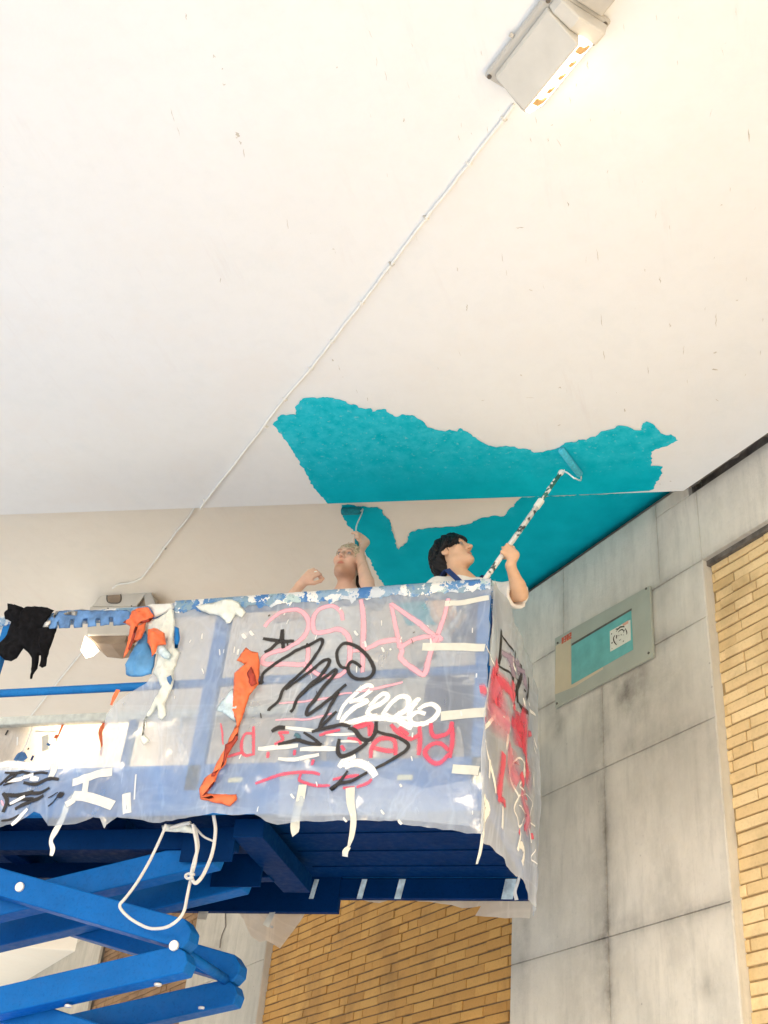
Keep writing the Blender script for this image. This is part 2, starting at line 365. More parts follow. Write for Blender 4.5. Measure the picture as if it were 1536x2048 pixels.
# ------------------------------------------------------------------ surface helpers
def inside_poly(P, poly):
    x, y = P[:, 0], P[:, 1]; c = np.zeros(len(P), bool); n = len(poly); j = n-1
    for i in range(n):
        xi, yi = poly[i]; xj, yj = poly[j]
        k = ((yi > y) != (yj > y)); c ^= k & (x < (xj-xi)*(y-yi)/((yj-yi) if abs(yj-yi) > 1e-12 else 1e-12)+xi); j = i
    return c
def edge_dist(P, poly):
    A = np.array(poly); B = np.roll(A, -1, 0); d = np.full(len(P), 1e9)
    for a, b in zip(A, B):
        ab = b-a; t = np.clip(((P-a)@ab)/max(ab@ab, 1e-12), 0, 1); d = np.minimum(d, np.linalg.norm(P-(a+t[:, None]*ab), axis=1))
    return d
def ragged(poly, step, amp, sc=30., keep=None):
    """the outline cut into short steps and roughened"""
    out = []; n = len(poly)
    for i in range(n):
        a, b = np.array(poly[i], float), np.array(poly[(i+1) % n], float); L = np.linalg.norm(b-a); k = max(1, int(L/step)); nn = np.array([a[1]-b[1], b[0]-a[0]])/max(L, 1e-9)
        for t in range(k):
            q = a+(b-a)*t/k; w = amp if (keep is None or not keep(q)) else 0
            out.append(q+nn*w*(fbm((q[0], q[1], 3.3), sc, 3)*1.6))
    return out
def fill(poly, step):
    """triangles filling an outline, with points inside every `step`"""
    A = np.array(poly); lo, hi = A.min(0), A.max(0)
    g = np.array([(x, y) for x in np.arange(lo[0], hi[0], step) for y in np.arange(lo[1], hi[1], step)])
    if len(g):
        g = g+np.random.RandomState(3).uniform(-.2, .2, g.shape)*step
        g = g[inside_poly(g, poly)]
        if len(g): g = g[edge_dist(g, poly) > step*.35]
    pts = [Vector(p) for p in A]+[Vector(p) for p in g]
    n = len(A); r = delaunay_2d_cdt(pts, [], [list(range(n))], 1, 1e-6)
    return np.array([tuple(v) for v in r[0]]), [tuple(f) for f in r[2]]

# ------------------------------------------------------------------ ground and ceilings
g = MB(); gs = 400
g.add([(-gs, -gs, GROUND), (gs, -gs, GROUND), (gs, gs, GROUND), (-gs, gs, GROUND)], [(0, 1, 2, 3)])
tag(g.build('ground', M['asphalt']), 'grey paved ground under the bridge', kind='structure')

Z1, Z2 = 4.0, 4.15
def step_y(x): return 5.368+(x+1.854)*.0945                 # the edge where the near soffit ends
def slab(name, poly, z0, z1, mat):
    n = len(poly); vs = [(x, y, z0) for x, y in poly]+[(x, y, z1) for x, y in poly]
    fs = [tuple(range(n)), tuple(range(2*n-1, n-1, -1))]+[(i, i+n, (i+1) % n+n, (i+1) % n) for i in range(n)]
    me = obj(name, vs, fs, mat); bm = bmesh.new(); bm.from_mesh(me.data); bmesh.ops.recalc_face_normals(bm, faces=bm.faces); bm.to_mesh(me.data); bm.free(); return me
def wall_xy(s, d): p = wp(s, d, 0); return (p[0], p[1])
def meet_step(d):
    s = 3.0
    for _ in range(40):
        x, y = wall_xy(s, d); s += (step_y(x)-y)*.7
    return s
GAP = .10
sm = meet_step(GAP)
NEARY = -3.9
sn = (NEARY-wall_xy(0, GAP)[1])/WD[1]
soffit = slab('ceiling', [wall_xy(sm, GAP), (-6.4, step_y(-6.4)), (-6.4, NEARY), wall_xy(sn, GAP)], Z1, Z1+.5, M['ceiling'])
tag(soffit, 'pale painted concrete bridge soffit nearest the camera', kind='structure')
RC = .36
def ceil2_z(x, y):
    q = (x*WN[0]+y*WN[1])-OFF
    if q >= RC: return Z2
    t = min(1., (RC-q)/(RC+.12)); return Z2+.10*t*t
# far soffit: a flat slab whose edge rolls up over the head of the wall
qs = [-.50]+[RC*(1-math.cos(a))*1.0-.08 for a in np.linspace(.15, 1.40, 9)]+[RC, .8, 1.6, 3.2, 6.]
ss = [None]+list(np.arange(6, 26, 1.5))
vs, fs = [], []
for q in qs:
    s0 = meet_step(q)+.002
    for s in [s0]+[max(s0+.4+.01*i, 5.5+i*1.4) for i in range(14)]:
        x, y = wall_xy(s, q); vs.append((x, y, ceil2_z(x, y)))
nsv = 15
for i in range(len(qs)-1):
    for j in range(nsv-1): fs.append((i*nsv+j, (i+1)*nsv+j, (i+1)*nsv+j+1, i*nsv+j+1))
soffit2 = obj('ceiling', vs, fs, M['ceiling_far'], smooth=True)
tag(soffit2, 'beige bridge soffit behind the step above the painters', kind='structure')
sl = soffit2.modifiers.new('depth', 'SOLIDIFY'); sl.thickness = .35; sl.offset = -1
bm = bmesh.new(); bm.from_mesh(soffit2.data); bmesh.ops.recalc_face_normals(bm, faces=bm.faces)
if sum(f.normal.z*f.calc_area() for f in bm.faces) > 0: bmesh.ops.reverse_faces(bm, faces=bm.faces)
bm.to_mesh(soffit2.data); bm.free()
# crumbling filler along the open joint between soffit and wall
jf = MB(); ns_ = 150; vs = []
for i in range(ns_):
    s = sm-3.6*i/ns_; w = .018+.030*max(0, fbm((s, 0, 3.), 6, 4)+.25); dz = .012*fbm((s, 4, 1.), 14, 3)
    for d, z in ((GAP-.001, Z1+.05), (GAP-.001, Z1+.004+dz*.3), (GAP-w, Z1+.014+dz), (GAP-w-.004, Z1+.06)): vs.append(wp(s, d, z))
obj('joint_filler', vs, [(i*4+j, i*4+j+1, i*4+j+5, i*4+j+4) for i in range(ns_-1) for j in range(3)], M['dark_gap'], soffit)
# downstand beam far along the wall
bp = [onZ(156, 1903, 3.46), onZ(0, 1892, 3.46)]; bdir = nrm(bp[1]-bp[0]); bf = np.array([-bdir[1], bdir[0], 0]); bf = bf if bf[1] > 0 else -bf
b0 = bp[0]-bdir*.03; b1 = bp[0]+bdir*16
beam = MB().hexa([b1*[1, 1, 0]+[0, 0, 3.46], b0*[1, 1, 0]+[0, 0, 3.46], (b0+bf*7)*[1, 1, 0]+[0, 0, 3.46], (b1+bf*7)*[1, 1, 0]+[0, 0, 3.46],
                  b1*[1, 1, 0]+[0, 0, 4.14], b0*[1, 1, 0]+[0, 0, 4.14], (b0+bf*7)*[1, 1, 0]+[0, 0, 4.14], (b1+bf*7)*[1, 1, 0]+[0, 0, 4.14]])
tag(beam.build('ceiling_beam', M['ceiling_far'], None, .02), 'cream concrete beam crossing the far soffit beside the wall', 'beam')

# chips, scratches and rust spots on the near soffit
rs = random.Random(11)
marks = MB()
def mark(px, py, L, w, ang, z=Z1):
    c = onZ(px, py, z); a = math.radians(ang); u = np.array([math.cos(a), math.sin(a), 0]); v = np.array([-u[1], u[0], 0]); k = rs.randint(4, 7)
    up, lo = [], []; w = w*.75
    for i in range(k+1):
        t = i/k-.5; e = w*(1-abs(2*t)**2.)*(.6+.8*rs.random())*.5; off = v*w*.7*rs.uniform(-1, 1)
        up.append(c+u*L*t+v*e+off+[0, 0, -.0012]); lo.append(c+u*L*t-v*e+off+[0, 0, -.0012])
    marks.add(up+lo, [(i, i+1, k+2+i, k+1+i) for i in range(k)])
for px, py, L, w, ang in [(474, 270, .035, .016, 100), (480, 285, .02, .010, 80), (488, 306, .05, .004, 110), (428, 112, .012, .009, 0), (445, 138, .008, .006, 0), (448, 168, .014, .008, 30),
        (372, 33, .03, .004, 110), (345, 230, .07, .003, 100), (357, 262, .05, .003, 100), (575, 448, .06, .004, 105), (441, 560, .04, .004, 110), (667, 498, .01, .006, 0), (674, 134, .008, .006, 0),
        (1136, 408, .03, .005, 92), (1195, 510, .08, .0035, 92), (1203, 640, .09, .0035, 92), (1208, 710, .07, .004, 92), (1005, 515, .06, .003, 95), (1013, 545, .04, .003, 95), (934, 615, .05, .006, 100), (915, 538, .03, .004, 95),
        (1062, 580, .025, .006, 30), (1043, 750, .016, .008, 60), (1060, 795, .05, .003, 10), (1290, 540, .02, .005, 90), (1432, 640, .10, .004, 92), (1430, 740, .03, .016, 0), (1430, 705, .02, .01, 0), (1296, 740, .06, .004, 92),
        (1367, 700, .07, .0035, 96), (1250, 820, .03, .010, 100), (1434, 800, .03, .004, 60), (1118, 850, .02, .008, 0), (1120, 775, .02, .010, 20), (1175, 130, .04, .005, 92), (808, 240, .02, .008, 95), (918, 275, .03, .003, 95), (1104, 250, .01, .005, 0),
        (1498, 270, .07, .006, 92), (1443, 410, .010, .007, 0), (966, 800, .02, .007, 0), (1340, 650, .03, .008, 92), (1474, 600, .012, .008, 0), (1320, 560, .05, .005, 92), (1040, 455, .04, .006, 10), (735, 798, .04, .003, 100), (678, 735, .05, .004, 95), (665, 720, .02, .008, 95), (528, 855, .012, .008, 0), (850, 432, .012, .010, 0),
        (1320, 968, .010, .008, 0), (1341, 962, .012, .008, 0)]:
    mark(px, py, L, w, ang)
for _ in range(55):
    mark(rs.uniform(650, 1530), rs.uniform(20, 860), rs.uniform(.008, .05), rs.uniform(.001, .0028), rs.gauss(94, 7))
tag(marks.build('paint_chip', M['chip'], soffit), kind='stuff')

# teal paint
c1 = [(520+.2865*x, 770+.2865*y) for x, y in [(90, 275), (130, 215), (140, 205), (250, 205), (240, 150), (300, 95), (340, 90), (440, 85), (540, 95), (600, 110), (610, 125), (680, 140), (690, 155), (770, 160), (790, 187), (830, 165), (880, 165), (910, 200), (950, 220), (990, 205), (1060, 210), (1130, 240), (1170, 290), (1250, 315), (1370, 318), (1400, 298), (1470, 340)]]
c1 += [(900+.3255*x, 820+.3255*y) for x, y in [(180, 185), (260, 225), (370, 222), (500, 240), (520, 265), (640, 240), (720, 200), (760, 195), (790, 180), (840, 185), (860, 165), (900, 165), (920, 135), (980, 120), (1050, 92), (1110, 110), (1130, 125), (1180, 120), (1185, 80), (1210, 65), (1260, 95), (1280, 125), (1330, 155), (1360, 145), (1405, 185), (1330, 220), (1240, 255), (1235, 340), (1305, 345), (1300, 370), (1270, 440), (1245, 485)]]
stp = [(1310, 985.5), (1200, 988.5), (1100, 991.5), (900, 997.5), (768, 1002), (655, 1006)]
def snap_step(px, py):                                       # put a point right on the soffit edge
    x, y = onZ(px, py, Z1)[:2]; return x, step_y(x)-.0015
P1 = [onZ(*q, Z1)[:2] for q in c1]; xs = P1[-1][0]
P1 += [(xs-.02, step_y(xs)-.02), (xs-.30, step_y(xs-.3)-.005)]+[snap_step(*q) for q in stp[2:]]+[onZ(*q, Z1)[:2] for q in [(628, 975), (600, 925), (580, 893), (552, 855)]]
Pr = ragged(P1, .011, .0075, 34., lambda q: q[1] > step_y(q[0])-.03)
Vt, Ft = fill(Pr, .04); et = edge_dist(Vt, Pr)
def th1(x, y, e): 
    v = (step_y(x)-y-.12)/.45; return float(min(1, max(0, v)))+(.5 if e < .02 and y < step_y(x)-.05 else 0)
obj('teal_paint', [(x, y, Z1-.003) for x, y in Vt], Ft, M['teal'], soffit, attrs={'thin': [th1(x, y, e) for (x, y), e in zip(Vt, et)]})
c2 = [(683, 1008.5), (684, 1028), (696, 1047), (706, 1060), (725, 1092), (742, 1123), (753, 1147), (776, 1180), (815, 1250), (960, 1240), (1055, 1186), (1200, 1095), (1330, 1000), (1350, 985), (1250, 986.5), (1120, 991), (1045, 994)]
c2 += [(1030, 1003), (1028, 1010), (1020, 1015), (1010, 1030), (1000, 1033), (985, 1030), (960, 1037), (935, 1048), (905, 1052), (860, 1055), (835, 1058), (820, 1065), (817, 1075), (808, 1090), (797, 1098), (790, 1080), (784, 1062), (781, 1042), (772, 1035), (766, 1020), (755, 1013), (722, 1012), (700, 1008.5)]
P2 = []
for px, py in c2:
    x, y = onZ(px, py, Z2)[:2]
    q = (x*WN[0]+y*WN[1])-OFF
    if q < .2: x, y = x-WN[0]*(q+.06), y-WN[1]*(q+.06)
    P2.append((x, max(y, step_y(x)+.01) if py < 1000 else y))
Pr = ragged(P2, .012, .008, 34., lambda q: q[1] < step_y(q[0])+.05 or (q[0]*WN[0]+q[1]*WN[1])-OFF < .1)
Vt, Ft = fill(Pr, .045); et = edge_dist(Vt, Pr)
obj('teal_paint', [(x, y, ceil2_z(x, y)-.004) for x, y in Vt], Ft, M['teal'], soffit2, attrs={'thin': [.25*float(e < .03) for e in et]})

# ------------------------------------------------------------------ concrete wall and brick infill
S0, S1 = -5.0, 24.0
PR, PL = 3.955, 5.735                        # the pier between the two brick panels
LP0, LP1 = 9.38, 11.22; FP0, FP1 = 14.5, 16.6
LZ = 3.567                                   # underside of the concrete head
wall = empty('concrete_wall', wp(4.8, 0, GROUND))
tag(wall, 'board marked grey concrete abutment wall with three brick filled bays', 'wall', kind='thing')
core = MB()
core.wbox(S0, S1, -.60, -.11, GROUND, LZ-.03)
core.wbox(S0, S1, -.60, -.031, LZ-.03, 4.04).wbox(sm+.05, S1, -.60, -.0312, 4.04, 4.13)
core.wbox(S0, sm+.05, -.60, -.10, 4.04, 4.6).wbox(sm+.051, S1, -.60, -.42, 4.131, 4.6)
for a, b in ((PR, PL), (LP0, LP1), (FP0, FP1)): core.wbox(a+.012, b-.012, -.109, -.031, GROUND, LZ-.03)
core.build('wall_core', M['dark_gap'], wall)
BLOBS = [(4.62, 3.03, .10, .16, .95), (4.50, 2.98, .06, .20, .7), (4.72, 3.05, .08, .09, .6), (5.27, 3.06, .07, .13, .95), (5.20, 3.10, .10, .06, .5), (5.52, 2.55, .07, .11, .9), (5.62, 2.62, .10, .30, .45), (5.60, 2.2, .06, .5, .4), (4.86, 2.75, .05, .22, .55), (4.83, 2.05, .05, .28, .5),
         (4.27, 3.53, .10, .10, .35), (4.42, 3.24, .20, .05, .4), (4.15, 1.33, .045, .05, .6), (4.34, 1.50, .03, .03, .3), (5.35, 2.62, .30, .08, .4), (4.5, 2.66, .35, .07, .35), (4.0, 2.45, .03, .16, .25), (4.12, 2.35, .02, .3, .3), (4.6, 1.72, .5, .05, .3)]
JH = [3.567, 3.205, 2.615, 1.68, .72, -.24]
def stain(s, z):
    v = 0.
    for js, za, zb in ((4.85, -1.6, 3.205), (4.30, 3.567, 4.15), (5.22, 3.567, 4.15)):
        if za-.03 < z < zb+.03: v = max(v, (.80 if js == 4.85 else .42)*math.exp(-abs(s-js)/.042)*(.55+.45*fbm((s, z, 1.), 2.2, 3)+.2))
    for jz in JH: v = max(v, (.55 if jz > 1. else .3)*math.exp(-abs(z-jz)/.030)*(.6+.8*fbm((s*1.4, jz, 2.), 1.7, 3)))
    for bs, bz, rs_, rz, a in BLOBS:
        k = ((s-bs)/rs_)**2+((z-bz)/rz)**2
        if k < 5: v = max(v, a*math.exp(-k*1.1)*(.7+.6*fbm((s, z, 5.), 7, 4)))
    v += max(0, .22*fbm((s*5, z*.5, 9.), 1.2, 4)) + max(0, .30*(.5+fbm((s, z, 4.), .9, 3)-.45))
    return min(1, max(0, v))
def panel(s0, s1, z0, z1, grid=.03, mat='concrete', dep=.03, parent=wall):
    ns, nz = max(1, int((s1-s0)/grid)), max(1, int((z1-z0)/grid)); e = .0014; b = .003
    S = [s0+e]+list(np.linspace(s0+e+b, s1-e-b, ns+1))+[s1-e]; Z = [z0+e]+list(np.linspace(z0+e+b, z1-e-b, nz+1))+[z1-e]
    vs, st = [], []
    for i, z in enumerate(Z):
        for j, s in enumerate(S):
            ed = i in (0, len(Z)-1) or j in (0, len(S)-1)
            vs.append(wp(s, -.003 if ed else .0012*fbm((s, z, 0.), 2., 3), z)); st.append(stain(s, z))
    n = len(S); fs = [(i*n+j+1, i*n+j, (i+1)*n+j, (i+1)*n+j+1) for i in range(len(Z)-1) for j in range(n-1)]
    ring = [j for j in range(n)]+[i*n+n-1 for i in range(1, len(Z))]+[(len(Z)-1)*n+j for j in range(n-2, -1, -1)]+[i*n for i in range(len(Z)-2, 0, -1)]
    k = len(vs); vs += [np.array(vs[i])-WN*dep for i in ring]; st += [st[i] for i in ring]; m = len(ring)
    fs += [(ring[i], ring[(i+1) % m], k+(i+1) % m, k+i) for i in range(m)]
    return obj('concrete_panel', vs, fs, M[mat], parent, attrs={'stain': st})
# head of the wall
zt2 = 4.145
panel(2.55, PR, LZ, 4.045, .035); panel(-.4, 2.55, LZ, 4.045, .2); panel(S0, -.4, LZ, 4.045, .4)
smw = sm+.06
panel(PR, 4.30, LZ, 4.045 if smw > 4.30 else 4.045, .03)
panel(4.30, 5.22, LZ, zt2, .03); panel(5.22, 7.4, LZ, zt2, .05); panel(7.4, 11.2, LZ, zt2, .12); panel(11.2, 15., LZ, zt2, .2); panel(15., S1, LZ, zt2, .5)
if smw < 4.30: panel(smw, 4.30, 4.045, zt2, .03)
# piers
zr = [LZ, 3.205, 2.615, 1.68, .72, -.24, GROUND]
for a, b in zip(zr[1:], zr[:-1]):
    gr = .026 if b > .8 else .2
    if a >= 3.2: panel(PR, PL, a, b, gr)
    else: panel(PR, 4.85, a, b, gr); panel(4.85, PL, a, b, gr)
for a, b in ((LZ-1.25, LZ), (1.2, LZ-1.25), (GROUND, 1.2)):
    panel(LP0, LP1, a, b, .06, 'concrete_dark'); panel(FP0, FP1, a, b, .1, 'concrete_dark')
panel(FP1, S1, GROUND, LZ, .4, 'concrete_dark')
# jamb strip of the pier, a smooth rendered reveal beside the right brick panel
for rx in (PR, LP0): MB().wbox(rx-.004, rx+.011, -.10, -.004, GROUND, LZ).build('pier_reveal', M['concrete'], wall)
ck = [onW(*q) for q in ((452, 1818), (451, 1835), (452, 1853), (445, 1868), (442, 1880), (440, 1896))]
ckm = MB(); n = len(ck); ckm.add([wp(s-.012-.006*(i % 2), .0035, z) for i, (s, z) in enumerate(ck)]+[wp(s+.012, .0035, z) for s, z in ck], [(i, i+1, n+i+1, n+i) for i in range(n-1)]); ckm.build('wall_crack', M['dark_gap'], wall)

BH, BP = .0525, .0618
def brick_bay(label, s0, s1, mat, zlo, zhi, limit, vis, blen, vj, seed, mor='mortar'):
    rr = random.Random(seed)
    root = empty('brick_wall', wp((s0+s1)/2, -.06, GROUND)); tag(root, label, 'brick wall', kind='thing')
    MB().wbox(s0-.01, s1+.01, -.108, -.067, GROUND, LZ-.002).build('mortar_bed', M[mor], root)
    pieces = []; nrow = int((LZ-GROUND)/BP)+1
    for i in range(nrow):
        z = LZ-.006-(i+1)*BP
        if z < GROUND: break
        s = s0+.004-(blen/2 if i % 2 else 0)-rr.uniform(0, .05)
        while s < s1-.02:
            L = blen*rr.choice((1., 1., 1., .5)) if True else blen
            a, b = max(s, s0+.002), min(s+L-vj, s1-.003)
            if b-a > .006: pieces.append((a, b, z+.002*rr.uniform(-1, 1), rr.uniform(-.006, .004)))
            s += L
    pieces.sort(key=lambda p: (not vis(p), abs(p[0]-s0)+0*p[2]))
    keep = [p for p in pieces if vis(p)]
    keep.sort(key=lambda p: -1./max(.1, np.linalg.norm(wp(p[0], 0, p[2])))); single = keep[:limit]; ids = set(id(p) for p in single); rest = [p for p in pieces if id(p) not in ids]
    cache = {}
    def shape(L):
        k = round(L, 3)
        if k not in cache:
            m = MB(); e = .0028
            A = [wp(0, 0, 0)-wp(0, 0, 0)]
            x = [0, e, L-e, L]; zz = [0, e, BH-e, BH]
            vs = [WD*sx-WN*.02+np.array([0, 0, sz]) for sz in (0, BH) for sx in (0, L)]
            vs += [WD*sx+np.array([0, 0, sz])-WN*.0025 for sz in (0, BH) for sx in (0, L)]+[WD*sx+np.array([0, 0, sz]) for sz in (e, BH-e) for sx in (e, L-e)]
            fs = [(0, 1, 5, 4), (1, 3, 7, 5), (3, 2, 6, 7), (2, 0, 4, 6), (4, 5, 9, 8), (5, 7, 11, 9), (7, 6, 10, 11), (6, 4, 8, 10), (8, 9, 11, 10)]
            cache[k] = (vs, [f[::-1] for f in fs])
        return cache[k]
    meshes = {}
    for a, b, z, d in single:
        L = round(b-a, 3)
        if L not in meshes:
            vs, fs = shape(L); me = bpy.data.meshes.new('brick'); me.from_pydata([tuple(v) for v in vs], [], fs); me.materials.append(M[mat]); meshes[L] = me
        o = bpy.data.objects.new('brick', meshes[L]); COL.objects.link(o); o.parent = root; o.location = Vector(wp(a, -.058+d, z))-Vector(root.location)
        o.rotation_euler = (rr.uniform(-.006, .006), rr.uniform(-.004, .004), rr.uniform(-.012, .012))
    m = MB()
    for a, b, z, d in rest:
        vs, fs = shape(round(b-a, 3)); o = wp(a, -.058+d, z); m.add([v+o for v in vs], fs)
    if m.v: tag(m.build('brickwork', M[mat], root), kind='stuff')
    return root
brick_bay('yellow brick panel right of the concrete pier', 1.2, PR, 'brick_yellow', .8, LZ, 300, lambda p: p[1] > 3.40 and p[2] > 1.0, .262, .006, 1, 'mortar_y')
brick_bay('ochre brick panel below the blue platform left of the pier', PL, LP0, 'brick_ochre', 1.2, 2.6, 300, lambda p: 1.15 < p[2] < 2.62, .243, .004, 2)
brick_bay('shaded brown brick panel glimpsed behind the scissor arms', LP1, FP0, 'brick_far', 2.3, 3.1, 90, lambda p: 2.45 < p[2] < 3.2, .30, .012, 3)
brick_bay('yellow brick panel at the outer end of the wall', S0, 1.0, 'brick_yellow', 0, 0, 0, lambda p: False, .486, .011, 4)
MB().wbox(1.0, 1.2, -.1085, 0, GROUND, LZ-.002).build('pier_reveal', M['concrete'], wall)

# ------------------------------------------------------------------ cable run and the two wall-washer lamps
def frame(c, u, v): return lambda a, b, h: np.array(c, float)+np.array(u)*a+np.array(v)*b+np.array([0, 0, h])
cab = empty('cable', onZ(700, 640, Z1)); tag(cab, 'white painted cable clipped along the soffit between two lamps', 'cable')
cp = [onZ(*q, Z1) for q in ((1026, 206), (1018, 222), (960, 296), (935, 330), (852, 435), (783, 527), (722, 607), (662, 684), (620, 738), (566, 800), (530, 848), (470, 926), (411, 1001))]
cp = [p+[0, 0, -.009] for p in cp]
e1 = cp[-1]+np.array([0, 0, .002]); xe = onZ(404, 1010, Z1); ye = step_y(xe[0])
c2p = [np.array([xe[0]-.01, ye-.015, Z1-.009]), np.array([xe[0]-.03, ye+.02, Z1+.02]), np.array([xe[0]-.05, ye+.025, Z2-.012])]
c2p += [onZ(*q, Z2)+[0, 0, -.011] for q in ((382, 1026), (350, 1066), (322, 1104), (292, 1144), (280, 1156), (262, 1163), (240, 1166), (226, 1174))]
cable_pts = crom(cp+c2p, 8)
for i, p in enumerate(cable_pts): p += np.array([.003*fbm((i*.3, 0, 0), 1., 2), .003*fbm((i*.3, 7, 0), 1., 2), 0])
MB().tube(cable_pts, .0075, 8).build('cable_sheath', M['white_cable'], cab, smooth=True)
c3 = [onZ(*q, Z2)+[0, 0, -.010] for q in ((176, 1288), (165, 1302), (110, 1370), (55, 1440), (20, 1484))]
MB().tube(crom(c3, 6), .008, 8).build('cable_sheath', M['white_cable'], cab, smooth=True)
for q in ((1008, 236), (938, 326), (852, 434), (783, 526), (724, 604), (664, 681), (622, 736), (570, 797), (532, 851), (410, 999), (330, 1095)):
    z = Z1 if q[1] < 1005 else Z2; c = onZ(*q, z)
    m = MB(); m.obox(c+[0, 0, -.004], (WD, WN, (0, 0, 1)), (.0045, .016, .003)); m.obox(c+[0, 0, -.012], (WD, WN, (0, 0, 1)), (.004, .0095, .0055)); m.tube([c+WN*.013+[0, 0, -.003], c+WN*.013+[0, 0, -.008]], .003, 6)
    m.build('cable_clip', M['white_cable'] if q[0] % 3 else M['clip'], cab, .0015)

def prism(prof, u0, u1, fr, close=True):
    n = len(prof); m = MB(); m.add([fr(u0, b, h) for b, h in prof]+[fr(u1, b, h) for b, h in prof], [(i, (i+1) % n, n+(i+1) % n, n+i) for i in range(n)]+[tuple(range(n-1, -1, -1)), tuple(range(n, 2*n))]); return m
def recalc(o):
    bm = bmesh.new(); bm.from_mesh(o.data); bmesh.ops.recalc_face_normals(bm, faces=bm.faces); bm.to_mesh(o.data); bm.free(); return o
VD = -WN                                       # towards the wall
# near lamp: wedge-shaped enamel bulkhead, its lit side turned to the wall
lc = onZ(968, 146, Z1); fr = frame(lc, -WD, VD)
lamp = empty('ceiling_lamp', lc); tag(lamp, 'lit cream bulkhead lamp on the soffit at the top of the picture', 'lamp', 'bulkhead lamps along the cable')
LL = .45
recalc(MB().hexa([fr(0, 0, -.03), fr(LL, 0, -.03), fr(LL, .27, -.03), fr(0, .27, -.03), fr(0, 0, -.001), fr(LL, 0, -.001), fr(LL, .27, -.001), fr(0, .27, -.001)]).build('back_plate', M['lamp_rim'], lamp, .012))
prof = [(.028, -.0305), (.035, -.055), (.165, -.150), (.176, -.150), (.176, -.0305)]
recalc(prism(prof, .035, .375, fr).build('housing', M['lamp_body'], lamp, .006))
recalc(prism([(.03, -.0305), (.05, -.06), (.13, -.10), (.25, -.10), (.262, -.0305)], .376, LL-.012, fr).build('end_housing', M['lamp_body'], lamp, .008))
recalc(prism([(.036, -.0308), (.158, -.144), (.180, -.150), (.180, -.0308)], .030, .0345, fr).build('end_cheek', M['lamp_rim'], lamp, .001))
recalc(prism([(.1775, -.031), (.1775, -.146), (.200, -.140), (.256, -.050), (.256, -.031)], .030, .374, fr).build('lit_glass', M['glow'], lamp, .004))
for i, a in enumerate((.075, .14, .21, .275, .34)):
    m = prism([(.180, -.150), (.206, -.145), (.232, -.104), (.222, -.098), (.200, -.134), (.180, -.140)] if i in (0, 4) else [(.196, -.1425), (.212, -.138), (.228, -.108), (.222, -.104)], a, a+(.030 if i in (0, 4) else .022), fr); recalc(m.build('retaining_tab', M['tab'], lamp, .003))
for a, b in ((.017, .015), (.395, .018), (.35, .262), (.435, .25)):
    MB().tube([fr(a, b, -.0305), fr(a, b, -.037)], .009, 8).build('screw', M['screw'], lamp)
MB().tube([fr(.20, -.002, -.016), fr(.20, -.016, -.016)], .009, 8).build('latch', M['lamp_rim'], lamp)
MB().obox(fr(.43, -.02, -.02), (-WD, VD, (0, 0, 1)), (.03, .02, .018)).build('cable_gland', M['screw'], lamp, .004)
MB().obox(fr(.53, .16, -.022), (-WD, VD, (0, 0, 1)), (.078, .06, .020)).build('junction_box', M['lamp_rim'], lamp, .008)
pl = bpy.data.lights.new('lamp_light', 'AREA'); pl.energy = .02; pl.color = (1., .95, .88); pl.shape = 'RECTANGLE'; pl.size = .30; pl.size_y = .07
po = bpy.data.objects.new('lamp_light', pl); po.location = Vector(fr(.20, .268, -.115)); po.rotation_euler = Vector(-(VD+np.array([0, 0, -.9]))).to_track_quat('Z', 'X').to_euler(); COL.objects.link(po)

# far lamp, seen from its end
l2 = onZ(238, 1196, Z2); f2 = frame(l2, -WD, VD)
lamp2 = empty('ceiling_lamp', l2); tag(lamp2, 'lit cream lamp with an oval cut-out hanging behind the platform rail', 'lamp', 'bulkhead lamps along the cable')
def q2(px, py, Y): return onY(px, py, Y)
YA = 6.42
plate = [q2(*p, YA) for p in ((184, 1212), (212, 1180), (288, 1179), (291, 1186), (272, 1212))]
def extr(pts, dvec, name, mat, par, bevel=.003):
    n = len(pts); d = np.array(dvec, float); m = MB(); m.add(list(pts)+[p+d for p in pts], [tuple(range(n)), tuple(range(2*n-1, n-1, -1))]+[(i, n+i, n+(i+1) % n, (i+1) % n) for i in range(n)])
    return recalc(m.build(name, mat, par, bevel))
extr(plate, (0, .014, 0), 'end_plate', M['lamp_body'], lamp2, .002)
ov = [q2(223+13*math.copysign(abs(math.cos(a))**.6, math.cos(a))+5, 1196+9.5*math.copysign(abs(math.sin(a))**.75, math.sin(a)), YA-.003) for a in np.linspace(0, 2*math.pi, 22, endpoint=False)]
extr(ov, (0, .0025, 0), 'oval_opening', M['lamp_in'], lamp2, 0)
ovr = MB().tube([q2(223+14.5*math.copysign(abs(math.cos(a))**.6, math.cos(a))+5, 1196+10.5*math.copysign(abs(math.sin(a))**.75, math.sin(a)), YA-.003) for a in np.linspace(0, 2*math.pi, 25)], .004, 6, False); ovr.build('opening_rim', M['screw'], lamp2)
a_, b_, c_, d_ = [q2(*p, YA+.004) for p in ((179, 1213), (268, 1212), (262, 1269), (174, 1270))]
extr([a_, b_, c_, d_], (-.02, .30, 0), 'housing', M['lamp_body'], lamp2, .008)
extr([q2(*p, YA+.005) for p in ((270, 1166), (296, 1166), (312, 1212), (292, 1216), (286, 1186), (272, 1186))], (-.02, .26, .0), 'side_bracket', M['lamp_rim'], lamp2, .003)
extr([q2(*p, YA+.03) for p in ((275, 1214), (290, 1192), (312, 1213), (300, 1222))], (0, .1, 0), 'bracket_foot', M['lamp_in'], lamp2, .003)
extr([q2(*p, YA+.02) for p in ((176, 1271), (254, 1270), (250, 1284), (222, 1289), (192, 1286))], (-.02, .22, 0), 'lower_tray', M['lamp_in'], lamp2, .003)
